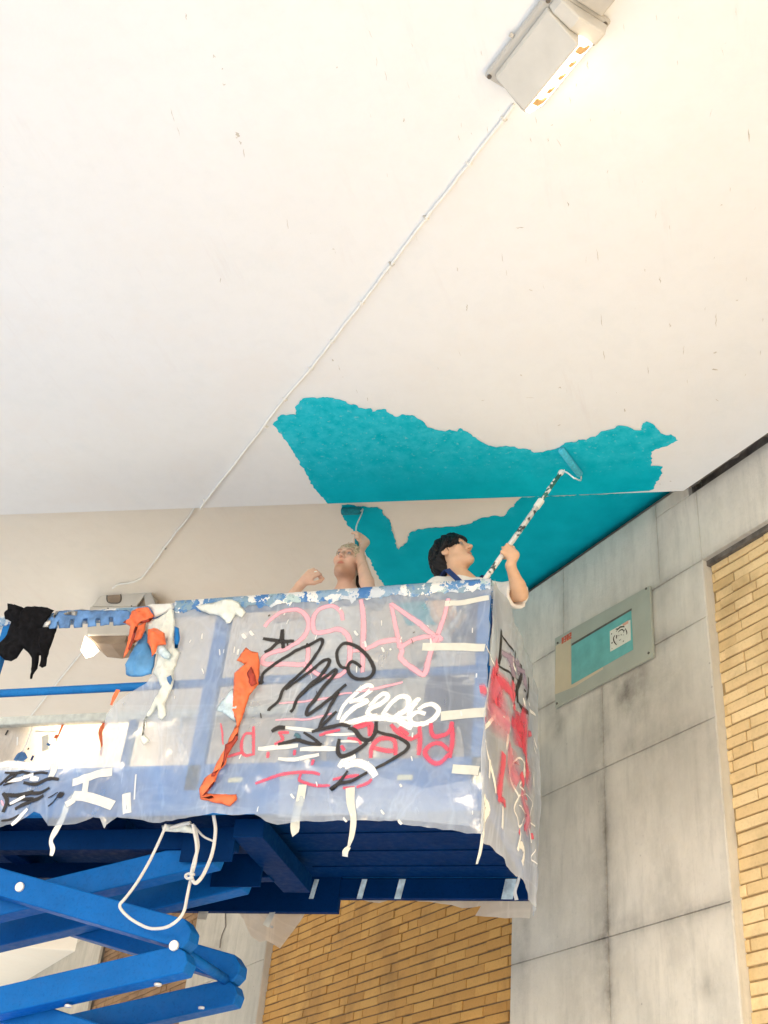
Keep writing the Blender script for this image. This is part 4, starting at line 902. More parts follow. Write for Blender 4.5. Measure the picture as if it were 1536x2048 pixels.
for pts, w in (([(-60, 800), (80, 760), (240, 765), (420, 800), (600, 790)], 16), ([(90, 960), (260, 930), (400, 880)], 10), ([(120, 1230), (300, 1140)], 8), ([(360, 930), (460, 940)], 12), ([(140, 1480), (220, 1410), (330, 1290)], 10), ([(20, 1190), (45, 1250)], 6)): gfx(pts, w, 's_white' if w != 6 else 's_pink', 'marker_stroke', conv=Lf)
# end sheet: black lettering, pink patches and thick white drips
E1 = C(940, 1150, 160, 936); E2 = C(940, 1480, 160, 886)
def on_end(px, py):
    x = -.97
    for _ in range(4): p = onX(px, py, x); x = end_x(p[1], p[2])
    return onX(px, py, x)
def egfx(pts, w, mat, conv, name='graffiti_stroke'):
    P = [on_end(*q) for q in conv(pts)]; P = [p for p in P if p[1] < 6.0]
    if len(P) < 2: return
    # the strokes keep the width they have in the picture; on this face a horizontal pixel is worth about 4 times more
    def wid(t): return PXM*w*(1.0+4.2*abs(t[2]))
    t = nrm(P[-1]-P[0]); ww = wid(t)*(.62 if mat == 's_white' else 1.15 if mat == 's_red' else 1.); ribbon(P, [ww*.8, ww, ww, ww*.7], M[mat], esheet, name, normal=(1, 0, 0), proj=lambda v: np.array([end_x(v[1], v[2]), v[1], v[2]]))
for pts, w in (([(300, 1250), (380, 1500), (430, 1800)], 30), ([(560, 1600), (600, 1850), (570, 2040)], 30)): egfx(pts, w, 's_haze', E1)
for pts, w in (([(590, 20), (610, 250), (600, 480)], 34), ([(440, 40), (450, 260), (470, 480)], 24), ([(560, 560), (620, 800), (600, 1000)], 20)): egfx(pts, w, 's_haze', E2)
for pts, w in (([(250, 1130), (270, 1260), (280, 1400), (270, 1500)], 14), ([(380, 1010), (400, 1160), (420, 1300), (440, 1480)], 14), ([(450, 1250), (500, 1400), (520, 1560)], 16), ([(580, 1640), (620, 1760), (600, 1900), (590, 2040)], 20), ([(130, 1340), (180, 1350)], 10), ([(520, 1700), (560, 1850), (540, 2000)], 14), ([(660, 1860), (710, 1860)], 8), ([(290, 1660), (300, 1720)], 12)): egfx(pts, w, 's_red', E1)
for pts, w in (([(560, 60), (600, 160), (620, 300), (610, 420)], 20), ([(370, 150), (350, 320), (330, 500), (320, 640)], 10), ([(310, 650), (370, 690), (430, 720)], 11), ([(590, 560), (620, 660)], 12), ([(480, 370), (500, 520)], 9), ([(600, 930), (610, 1000)], 7), ([(680, 1030), (690, 1100)], 7), ([(540, 1000), (550, 1050)], 6)): egfx(pts, w, 's_red', E2)
for pts, w in (([(365, 640), (375, 760), (400, 840), (410, 1040)], 4), ([(380, 690), (440, 800), (510, 900)], 7), ([(350, 940), (365, 980)], 8), ([(410, 1060), (440, 1150), (500, 1270)], 6), ([(530, 900), (525, 1100), (530, 1300), (520, 1460)], 3.5), ([(590, 1040), (590, 1200), (580, 1340), (560, 1500)], 4), ([(675, 1190), (680, 1320), (655, 1450)], 4), ([(590, 1340), (640, 1370)], 7), ([(540, 1200), (580, 1260)], 5), ([(570, 1500), (610, 1570), (680, 1620)], 11), ([(480, 1080), (500, 1260)], 3)): egfx(pts, w, 's_black', E1)
for pts, w in (([(450, 940), (460, 1060), (450, 1200)], 12), ([(620, 1180), (630, 1320)], 12), ([(550, 980), (560, 1160)], 8), ([(430, 900), (520, 1010), (640, 1140)], 12)): egfx(pts, w, 's_lilac', E1)
for pts, w in (([(500, 950), (515, 1080), (530, 1160)], 6), ([(190, 1310), (210, 1450), (220, 1580)], 7), ([(380, 1580), (400, 1700), (470, 1830), (520, 1940)], 7), ([(240, 1640), (270, 1860), (310, 1960)], 5), ([(590, 1440), (615, 1540)], 5), ([(320, 1380), (330, 1500)], 4), ([(680, 1500), (770, 1640)], 10), ([(430, 1860), (420, 2040)], 5), ([(180, 830), (240, 970), (310, 1140)], 9), ([(740, 1900), (770, 2040)], 4)): egfx(pts, w, 's_white', E1, 'paint_drip')
for pts, w in (([(250, 0), (270, 200), (290, 400), (290, 590)], 5), ([(390, 0), (420, 200), (450, 420), (470, 640)], 5), ([(460, 290), (490, 200), (520, 380), (550, 500), (490, 560)], 5), ([(550, 240), (580, 480)], 5), ([(660, 380), (700, 520)], 5), ([(550, 620), (610, 600), (670, 700), (650, 850)], 5), ([(470, 600), (450, 760), (500, 860), (540, 960), (590, 860)], 6), ([(360, 740), (350, 980)], 7), ([(460, 1020), (450, 1220)], 6), ([(490, 1160), (570, 1180), (590, 1260), (570, 1370)], 9), ([(210, 210), (250, 420)], 5), ([(660, 920), (710, 1020)], 5), ([(640, 980), (680, 1140)], 4), ([(690, 1210), (670, 1330), (710, 1440)], 6), ([(690, 0), (730, 150)], 5), ([(150, 620), (170, 760), (150, 960), (130, 1060)], 8), ([(540, 720), (610, 820)], 5)): egfx(pts, w, 's_white', E2, 'paint_drip')
hang([(1042, 1742), (1036, 1766), (1030, 1784), (1033, 1800)], 5, 9, 'tape_white', esheet, y=5.66)
# marks on the back sheet seen through the open bay
def on_back(px, py): p = onY(px, py, YBS); return onY(px, py, back_y(p[0], p[2])-.002)
for pts, w, mt in (([(410, 250), (340, 460), (280, 620)], 6, 's_white'), ([(440, 250), (420, 300)], 8, 's_black'), ([(420, 370), (560, 380), (680, 370)], 4, 's_teal'), ([(540, 420), (540, 600)], 16, 'tape'), ([(200, 730), (250, 660), (290, 720)], 20, 'denim_l'), ([(100, 740), (300, 740)], 6, 'denim'), ([(370, 720), (400, 660)], 6, 'denim'), ([(210, 440), (210, 540)], 6, 's_white'), ([(60, 250), (160, 270), (260, 250)], 6, 's_white'), ([(330, 590), (350, 570)], 4, 'marker'), ([(560, 520), (600, 540)], 5, 'denim_l'), ([(1110, 260), (1120, 340)], 4, 's_lilac'), ([(100, 360), (70, 420)], 6, 's_black')):
    P = [on_back(*q) for q in Lf(pts)]; ribbon(P, w*2.9e-3, M[mt], bsheet, 'paint_mark', normal=(0, -1, 0))
hang([(765/5.9+0, 1442), (122, 1462), (112, 1482)], 9, 3, 'orange', bsheet, y=YBS-.03); hang([(116, 1470), (112, 1478)], 14, 9, 'orange', bsheet, y=YBS-.032)
hang([(212, 1445), (202, 1464), (204, 1490), (201, 1512)], 16, 6, 'orange', bsheet, y=YBS-.03)
c = onY(545, 1826, YBS-.05); hang([(553, 1790), (556, 1806), (545, 1825), (531, 1852)], 16, 15, 'tape', bsheet, y=YBS-.06); hang([(541, 1853), (547, 1856)], 5, 5, 'tape_white', bsheet, y=YBS-.06); hang([(408, 1822), (405, 1840)], 26, 20, 'tape', bsheet, y=YBS-.06)

# crust of dried paint along the top edge of the front sheet
xs_ = np.linspace(onY(352, 1206, YS)[0], onY(982, 1172, YS)[0], 260); vs = []
for i, x in enumerate(xs_):
    dp = .064+.018*fbm((x*1.0, 0, 3.), 9, 4)+.035*max(0, fbm((x, 2, 7.), 26, 3))
    e_ = min(1, i/6, (259-i)/6)
    for k, zz in enumerate((ZT+.001, ZT-.004, ZT-.028, ZT-.5*dp-.012, ZT-dp)):
        yy = sheet_y(x, zz)-(.0065+.003*fbm((x, zz, 1.), 30, 3) if 0 < k < 4 else .002)
        vs.append((x, YF+.028 if k == 0 else yy, zz))
obj('paint_crust', vs, [(i*5+j, i*5+j+1, i*5+j+6, i*5+j+5) for i in range(259) for j in range(4)], M['splat'], sheet, smooth=True)
# ------------------------------------------------------------------ things hung on the rails
def pillow(name, px_poly, y, depth, mat, parent=None, step=.013, crease=.3, seed=1., back=None, power=.5):
    """a soft body filled out from its outline, puffed towards the camera and creased"""
    P = ragged([tuple(onY(*q, y)[[0, 2]]) for q in px_poly], .018, .0025, 40.)
    V, Fc = fill(P, step); e = edge_dist(V, P); n = len(V); mx = max(e.max(), 1e-4)
    h = depth*(np.minimum(e/mx, 1)**power); h = h*np.array([.72+crease*1.1*fbm((x, z, seed), 8, 3)+crease*(1.3*max(0, 1-3.2*abs(fbm((x*1.9+.5*z, z*.75, seed+3), 8, 2)))**1.5-.35) for x, z in V])
    on = set(np.nonzero(e < 1e-6)[0].tolist())
    f = [(x, y-hh, z) for (x, z), hh in zip(V, h)]; b = [(x, y+hh*(.5 if back is None else back), z) for (x, z), hh in zip(V, h)]
    A, cnt = {}, n; vs = list(f)
    idx = []
    for i in range(n):
        if e[i] < 1e-6: idx.append(i)
        else: idx.append(len(vs)); vs.append(b[i])
    fs = list(Fc)+[tuple(idx[j] for j in reversed(q)) for q in Fc]
    o = obj(name, vs, fs, mat, parent, smooth=True); return recalc(o)
J = C(0, 1180, 260); G = C(220, 1180, 260); O = C(400, 1150, 700)
jk = empty('jacket', onY(50, 1225, 4.66)); tag(jk, 'black jacket slung over the lift rail at the left edge', 'jacket')
pillow('body', J([(-120, 640), (0, 615), (60, 560), (110, 440), (140, 330), (190, 250), (280, 215), (330, 198), (420, 193), (560, 205), (640, 240), (570, 340), (530, 400), (560, 440), (672, 452), (640, 560), (600, 660), (560, 800), (545, 900), (500, 918), (462, 895), (505, 775), (465, 775), (440, 930), (392, 1000), (380, 1050), (352, 1050), (372, 920), (376, 800), (330, 740), (278, 692), (200, 810), (130, 846), (60, 832), (0, 775), (-120, 760)]), 4.660, .055, M['black'], jk, seed=2., crease=.45)
pillow('hood', J([(150, 380), (60, 345), (48, 290), (100, 240), (88, 190), (140, 163), (215, 186), (285, 215), (330, 260), (260, 380)]), 4.640, .05, M['black'], jk, seed=6., crease=.5)
pillow('sleeve', J([(430, 470), (560, 440), (640, 480), (600, 640), (560, 780), (545, 905), (500, 918), (465, 900), (490, 820), (470, 700)]), 4.648, .05, M['black'], jk, seed=9., crease=.5)
# blue strip of sheet with notches tied along the left part of the rail
notch = pillow('rail_wrap', J([(575, 340), (700, 245), (900, 235), (1200, 240), (1500, 235), (1545, 260), (1540, 400), (1340, 425), (1335, 330), (1300, 330), (1290, 410), (1180, 425), (1180, 340), (1140, 340), (1140, 430), (1035, 440), (1030, 340), (985, 345), (975, 440), (870, 450), (870, 350), (835, 350), (825, 450), (700, 455), (695, 370), (675, 380), (680, 450), (570, 465)]), 4.648, .006, M['tab_blue'], lift, seed=3., crease=.4, back=.3)
tag(notch, 'blue tape wrap hanging in square tabs')
for pts in ([(620, 300), (660, 250), (690, 250), (640, 335)], [(745, 280), (850, 245), (915, 250), (905, 300), (780, 290)], [(930, 235), (1000, 225), (1010, 236)], [(530, 380), (600, 350), (600, 395), (540, 450), (500, 445)]): pillow('paint_splash', J(pts), 4.640, .003, M['tape_white'], lift, .03)
bag = pillow('plastic_bag', G([(430, 470), (470, 690), (545, 760), (520, 900), (490, 990), (380, 1020), (270, 1030), (190, 1000), (180, 880), (240, 760), (310, 640), (380, 520)]), 4.652, .035, M['bag_blue'], seed=4., crease=.6); tag(bag, 'light blue crumpled plastic bag hanging on the left part of the rail', 'bag')
rag = empty('rag', onY(345, 1215, 4.64)); tag(rag, 'long pale paint rag knotted over the rail beside the blue bag', 'rag')
pillow('cloth', G([(430, 380), (560, 335), (640, 280), (720, 215), (752, 240), (770, 440), (745, 590), (825, 740), (790, 850), (760, 950), (745, 1130), (700, 1240), (655, 1330), (665, 1480), (610, 1536), (565, 1510), (560, 1390), (420, 1540), (405, 1700), (470, 1790), (400, 1830), (360, 1780), (380, 1680), (400, 1540), (500, 1350), (600, 1150), (560, 1040), (505, 980), (560, 830), (570, 700), (680, 640), (650, 580), (560, 560), (480, 480), (440, 470)]), 4.636, .026, M['rag'], rag, seed=7., crease=.7)
pillow('knot', G([(560, 650), (640, 640), (670, 700), (730, 770), (690, 820), (620, 800), (560, 740)]), 4.606, .02, M['rag_blue'], rag, seed=8., crease=.8)
pillow('cloth', G([(440, 180), (500, 165), (740, 160), (760, 215), (600, 300), (530, 330), (500, 250)]), 4.634, .02, M['tape_white'], rag, seed=12., crease=.7)
pillow('blue_patch', G([(670, 1030), (720, 1005), (740, 1060), (710, 1125), (680, 1080)]), 4.606, .01, M['denim_l'], rag)
pillow('blue_patch', G([(765, 420), (815, 450), (825, 560), (800, 690), (765, 690), (755, 560)]), 4.618, .012, M['rail_blue'], rag)
ot = empty('orange_tape', onY(285, 1215, 4.62)); tag(ot, 'bunched orange plastic tape knotted on the rail above the blue bag', 'tape')
pillow('tape_bunch', G([(150, 385), (230, 335), (255, 250), (330, 212), (450, 200), (525, 310), (430, 385), (340, 400), (315, 470), (265, 625), (215, 740), (165, 805), (155, 785), (200, 640), (240, 430)]), 4.612, .03, M['orange'], ot, seed=14., crease=.8)
pillow('tape_loop', G([(325, 425), (425, 385), (415, 470), (370, 570), (270, 640), (300, 540)]), 4.606, .015, M['orange'], ot, seed=15., crease=.8)
pillow('tape_bunch', G([(450, 470), (560, 455), (640, 510), (660, 585), (665, 640), (560, 655), (545, 730), (490, 795), (490, 700), (440, 620), (440, 540)]), 4.585, .03, M['orange'], ot, seed=16., crease=.9)
for pts in ([(300, 430), (330, 440), (260, 660), (225, 720), (215, 690)], [(340, 380), (420, 350), (520, 330), (470, 370), (380, 395)], [(440, 590), (480, 690), (490, 720), (450, 640)]): pillow('tape_inside', G(pts), 4.572, .006, M['orange_dark'], ot)
hang([(237, 1380), (230, 1396), (222, 1410)], 11, 9, 'orange', ot, y=4.64)
o2 = empty('orange_tape', onY(485, 1300, 4.63)); tag(o2, 'long twisted orange tape strip hanging down the front of the plastic sheet', 'tape')
pillow('tape_band', O([(160, 375), (200, 318), (225, 335), (255, 340), (262, 380), (258, 480), (215, 530), (195, 600), (178, 650), (160, 690), (158, 640), (140, 600), (146, 500), (150, 430), (195, 392)]), 4.628, .022, M['orange'], o2, seed=21., crease=.8)
pillow('tape_band', O([(172, 640), (165, 700), (165, 722), (140, 760), (118, 800), (112, 832), (84, 858), (66, 905), (30, 958), (60, 962), (160, 962), (164, 985), (132, 1014), (70, 1000), (0, 985), (-4, 940), (20, 890), (52, 868), (92, 790), (120, 735), (150, 670)]), 4.626, .012, M['orange'], o2, seed=22., crease=.8, power=.7)
for pts in ([(165, 690), (166, 722), (120, 790), (106, 830), (90, 850), (104, 800), (110, 745), (140, 725)], [(205, 430), (225, 400), (240, 440), (252, 478), (225, 490), (215, 470)], [(52, 868), (84, 850), (66, 882), (50, 885)], [(2, 978), (50, 968), (62, 975), (40, 984)], [(8, 972), (62, 905), (66, 912), (20, 968)]): pillow('tape_inside', O(pts), 4.604, .003, M['orange_dark'], o2)
pillow('rag_end', O([(142, 500), (90, 560), (72, 592), (110, 610), (152, 642), (170, 600), (165, 530)]), 4.634, .012, M['rag_blue'], o2, seed=25., crease=.8)
sc = pillow('rag', C(220, 1180, 260)([(1010, 190), (1130, 165), (1220, 150), (1350, 110), (1440, 110), (1520, 150), (1600, 260), (1560, 330), (1480, 290), (1420, 390), (1380, 400), (1300, 300), (1180, 290), (1060, 240)]), 4.628, .02, M['rag'], seed=31., crease=.9, power=.4); tag(sc, 'pale green paint rag lying on the top rail edge', 'rag')
# white flex looped under the deck
rope = empty('flex', onY(420, 1640, 4.74)); tag(rope, 'white electric flex looped under the front of the lift deck', 'cable')
K = C(0, 1620, 400)
for pts, y, r in (([(1275, 110), (1240, 200), (1150, 390), (1050, 560), (960, 680), (922, 725), (935, 770), (1010, 840), (1120, 900), (1200, 912), (1290, 895), (1370, 840), (1415, 770), (1440, 650), (1470, 510), (1500, 400), (1510, 280), (1480, 110)], 4.72, .0095), ([(1640, 40), (1655, 160), (1630, 330), (1570, 480), (1520, 550), (1490, 555), (1470, 500), (1490, 400), (1520, 270), (1490, 120)], 4.73, .0115), ([(1490, 495), (1450, 490), (1425, 505), (1440, 525), (1480, 520)], 4.715, .009), ([(1480, 110), (1560, 200), (1640, 240)], 4.76, .007), ([(1460, 100), (1400, 110), (1300, 140)], 4.76, .012)):
    P = crom([onY(*q, y+.02*math.sin(i)) for i, q in enumerate(K(pts))], 7); MB().tube(P, r*.76, 8).build('flex_loop', M['rope'], rope, smooth=True)
bd = pillow('paint_can_wrap', K([(1240, 120), (1330, 105), (1470, 100), (1500, 150), (1480, 180), (1380, 170), (1250, 165)]), 4.80, .02, M['rag'], rope, seed=33., crease=.6); bd.name = 'flex_bundle'

# ------------------------------------------------------------------ people: bodies grown from distance fields
class Field:
    def __init__(s, lo, hi, h):
        s.lo = np.array(lo, float); s.h = h; s.n = np.ceil((np.array(hi)-s.lo)/h).astype(int)+1
        s.D = np.full(s.n, 1.0, np.float32)
    def _sub(s, lo, hi, pad):
        a = np.clip(np.floor((np.array(lo)-pad-s.lo)/s.h).astype(int), 0, s.n); b = np.clip(np.ceil((np.array(hi)+pad-s.lo)/s.h).astype(int)+1, 0, s.n)
        if (b <= a).any(): return None
        g = np.meshgrid(*[s.lo[k]+s.h*np.arange(a[k], b[k]) for k in range(3)], indexing='ij'); return (slice(a[0], b[0]), slice(a[1], b[1]), slice(a[2], b[2])), np.stack(g, -1).astype(np.float32)
    def _put(s, sl, d, k, op):
        A = s.D[sl]
        if op == 'sub':
            d = -d; h = np.clip(.5-.5*(A-d)/max(k, 1e-6), 0, 1); s.D[sl] = A*(1-h)+d*h+k*h*(1-h) if k > 0 else np.maximum(A, d)
        else:
            h = np.clip(.5+.5*(A-d)/max(k, 1e-6), 0, 1); s.D[sl] = A*(1-h)+d*h-k*h*(1-h) if k > 0 else np.minimum(A, d)
    @staticmethod
    def d_cone(P, a, b, ra, rb):
        a, b = np.array(a, np.float32), np.array(b, np.float32); ab = b-a; t = np.clip(((P-a)@ab)/max(float(ab@ab), 1e-9), 0, 1); return np.linalg.norm(P-(a+t[..., None]*ab), axis=-1)-(ra+(rb-ra)*t)
    @staticmethod
    def d_ell(P, c, ax, r):
        L = (P-np.array(c, np.float32))@np.array(ax, np.float32).T; r = np.array(r, np.float32); k0 = np.linalg.norm(L/r, axis=-1); k1 = np.linalg.norm(L/(r*r), axis=-1); return k0*(k0-1)/np.maximum(k1, 1e-6)
    def cone(s, a, b, ra, rb=None, k=.02, op='add'):
        rb = ra if rb is None else rb; a, b = np.array(a, float), np.array(b, float); m = max(ra, rb)
        q = s._sub(np.minimum(a, b)-m, np.maximum(a, b)+m, k+3*s.h)
        if q: s._put(q[0], s.d_cone(q[1], a, b, ra, rb), k, op)
    def chain(s, pts, rs, k=.01, op='add'):
        for i in range(len(pts)-1): s.cone(pts[i], pts[i+1], rs[i], rs[i+1], k, op)
    def ell(s, c, ax, r, k=.02, op='add'):
        m = max(r); q = s._sub(np.array(c)-m, np.array(c)+m, k+3*s.h)
        if q: s._put(q[0], s.d_ell(q[1], c, ax, r), k, op)
    def plane_cut(s, p, nv):
        """removes what lies on the side nv points to"""
        q = s._sub(s.lo, s.lo+s.h*s.n, 0); s.D = np.maximum(s.D, ((q[1]-np.array(p, np.float32))@np.array(nv, np.float32)))
    def mesh(s):
        D = s.D; ins = D < 0; nx, ny, nz = D.shape; cnt = np.zeros((nx-1, ny-1, nz-1), np.uint8)
        for i in (0, 1):
            for j in (0, 1):
                for k in (0, 1): cnt += ins[i:nx-1+i, j:ny-1+j, k:nz-1+k]
        act = np.argwhere((cnt > 0) & (cnt < 8)); idx = np.full(cnt.shape, -1, np.int64); idx[tuple(act.T)] = np.arange(len(act))
        pos = np.zeros((len(act), 3)); num = np.zeros(len(act)); co = [(i, j, k) for i in (0, 1) for j in (0, 1) for k in (0, 1)]
        for a in co:
            for b in co:
                if sum(abs(x-y) for x, y in zip(a, b)) == 1 and a < b:
                    va = D[tuple((act+a).T)]; vb = D[tuple((act+b).T)]; m = (va < 0) != (vb < 0); t = np.where(m, va/np.where(m, va-vb, 1), 0)
                    pos += m[:, None]*(np.array(a)+t[:, None]*(np.array(b)-np.array(a))); num += m
        V = (act+pos/np.maximum(num, 1)[:, None])*s.h+s.lo; Fq = []
        for ax in range(3):
            o1, o2 = [(1, 2), (2, 0), (0, 1)][ax]; sl0 = [slice(None)]*3; sl1 = [slice(None)]*3; sl0[ax] = slice(0, -1); sl1[ax] = slice(1, None)
            ch = ins[tuple(sl0)] != ins[tuple(sl1)]; e = np.argwhere(ch); e = e[(e[:, o1] > 0) & (e[:, o2] > 0) & (e[:, o1] < D.shape[o1]-1) & (e[:, o2] < D.shape[o2]-1)]
            u = np.zeros(3, int); u[o1] = 1; w = np.zeros(3, int); w[o2] = 1
            q = np.stack([idx[tuple((e-u-w).T)], idx[tuple((e-w).T)], idx[tuple(e.T)], idx[tuple((e-u).T)]], 1); fl = ins[tuple(e.T)]
            q[~fl] = q[~fl][:, ::-1]; Fq.append(q[(q >= 0).all(1)])
        return V, np.concatenate(Fq)
def field_obj(fd, name, mat, parent, tint=None, smooth_it=2):
    V, Fq = fd.mesh()
    at = {'tint': tint(V)} if tint else None
    o = obj(name, V, Fq, mat, parent, smooth=True, attrs=at)
    if smooth_it:
        sm_ = o.modifiers.new('smooth', 'SMOOTH'); sm_.factor = .5; sm_.iterations = smooth_it
    return o
def axes(f, up=(0, 0, 1.), roll=0.):
    f = nrm(f); r = nrm(np.cross(f, up)); u = np.cross(r, f)
    if roll: c, s = math.cos(roll), math.sin(roll); r, u = r*c+u*s, u*c-r*s
    return r, f, u                                # the person's right, face direction, crown direction
def head_field(fd, c, ax, jaw=1.0):
    r, f, u = ax; H = lambda a, b, h: np.array(c)+r*a+f*b+u*h
    fd.ell(H(0, -.012, .030), ax, (.074, .098, .092), .01); fd.ell(H(0, .030, -.045), ax, (.058*jaw, .060, .066), .035)
    fd.cone(H(-.045, .0, -.07), H(0, .074, -.098), .022, .019, .03); fd.cone(H(.045, .0, -.07), H(0, .074, -.098), .022, .019, .03)
    for sg in (-1, 1): fd.ell(H(sg*.042, .055, -.020), ax, (.024, .028, .026), .02)
    fd.cone(H(-.034, .079, .034), H(.034, .079, .034), .013, .013, .015)
    for sg in (-1, 1): fd.ell(H(sg*.031, .099, .012), ax, (.017, .014, .010), .012, 'sub')
    fd.cone(H(0, .088, .016), H(0, .112, -.022), .009, .0125, .010); 
    for sg in (-1, 1): fd.ell(H(sg*.012, .097, -.026), ax, (.009, .011, .008), .006)
    for sg in (-1, 1): fd.ell(H(sg*.007, .104, -.034), ax, (.0035, .005, .004), .002, 'sub')
    fd.cone(H(-.017, .080, -.058), H(.017, .080, -.058), .0068, .0068, .006); fd.ell(H(0, .085, -.057), ax, (.012, .007, .005), .005)
    fd.cone(H(-.015, .081, -.071), H(.015, .081, -.071), .0085, .0085, .006)
    fd.ell(H(0, .094, -.0645), ax, (.020, .010, .0016), .002, 'sub')
    for sg in (-1, 1):
        fd.ell(H(sg*.077, -.012, -.006), [r*.94+f*.34*sg*-1*-1, f, u], (.010, .021, .032), .006); fd.ell(H(sg*.086, -.006, -.002), ax, (.006, .010, .016), .004, 'sub')
    return H
def finger(fd, p0, axis, rad_dir, rr, th0, th1, rf, k=.0035, nseg=5):
    """a finger wrapped round a rod: centre p0 on the rod's axis, starting in direction rad_dir"""
    e1 = nrm(rad_dir); e2 = np.cross(nrm(axis), e1); pts = [np.array(p0)+(e1*math.cos(t)+e2*math.sin(t))*rr for t in np.linspace(th0, th1, nseg)]
    fd.chain(pts, list(np.linspace(rf, rf*.78, nseg)), k); return pts
def fist(fd, c, axis, wrist, rod, hand=1, spread=.0185):
    """a hand closed round a rod through c along axis; the knuckle row lies away from the wrist"""
    axis = nrm(axis); w = np.array(wrist, float)-c; wd = nrm(w-axis*np.dot(w, axis)); out = np.cross(axis, wd)*hand
    rr = rod+.0085; knuck = nrm(wd*-.15+out*1.)
    for i in range(4):
        p = np.array(c)+axis*(1.5-i)*spread; rf = (.0088, .0095, .0092, .0080)[i]; L = (3.6, 3.9, 3.8, 3.3)[i]
        fd.cone(np.array(c)+wd*.052+out*.012+axis*(1.3-i)*spread*.55, p+knuck*(rr+.004), .0125, .0105, .010)
        finger(fd, p, axis*hand, knuck, rr, 0, -L if True else L, rf)
    fd.ell(np.array(c)+wd*.040+out*.012, [wd, axis, np.cross(wd, axis)], (.040, .036, .018), .012)
    b = np.array(c)+wd*.045+axis*.026; fd.chain([b, np.array(c)+wd*.022+axis*.046-out*.004, np.array(c)-out*(rr+.002)+axis*.040-wd*.006, np.array(c)-out*(rr+.002)+axis*.030-wd*.028], [.015, .0115, .0100, .0085], .006)
    fd.cone(np.array(c)+wd*.055+out*.008, wrist, .023, .0235, .02)
def person(label, J, skinm, head_ax, jaw, hands, tintf, h=.0045):
    root = empty('person', (J['pelvis'][0], J['pelvis'][1], ZD1)); tag(root, label, 'person')
    pts = np.array([v for k, v in J.items()]); fd = Field(pts.min(0)-.19, pts.max(0)+.19, h)
    Hc = head_field(fd, J['head'], head_ax, jaw); r, f, u = head_ax
    fd.cone(np.array(J['head'])-f*.028-u*.055, J['neck'], .052, .056, .03)
    ca = J['_cax'] if '_cax' in J else None
    return root, fd, Hc
def body_core(fd, J, ca, slim=1.):
    cr, cf, cu = ca
    fd.ell(J['chest'], ca, (.158*slim, .105, .20), .04); fd.ell((np.array(J['chest'])+np.array(J['pelvis']))/2-[0, 0, .02], ca, (.135*slim, .098, .17), .05); fd.ell(J['pelvis'], ca, (.160*slim, .110, .125), .05)
    for sd_ in 'LR':
        fd.cone(J['neck'], J['sh'+sd_], .046, .046, .05); S, E, W = (np.array(J[k+sd_]) for k in ('sh', 'el', 'wr'))
        fd.cone(S, E, .050, .039, .03); m = E+(W-E)*.28; fd.cone(E, m, .039, .041, .015); fd.cone(m, W, .041, .0245, .015)
        Hp, K, An = (np.array(J[k+sd_]) for k in ('hip', 'knee', 'ank')); fd.cone(Hp, K, .082, .056, .04); cm = K+(An-K)*.3-np.array(cf)*.01; fd.cone(K, cm, .054, .056, .02); fd.cone(cm, An, .056, .037, .02)
        fd.cone(An-[0, 0, .035], np.array(An)+np.array(cf)*.15-[0, 0, .045], .038, .030, .02)
def garment(J, ca, lo, hi, h=.0075):
    return Field(lo, hi, h)
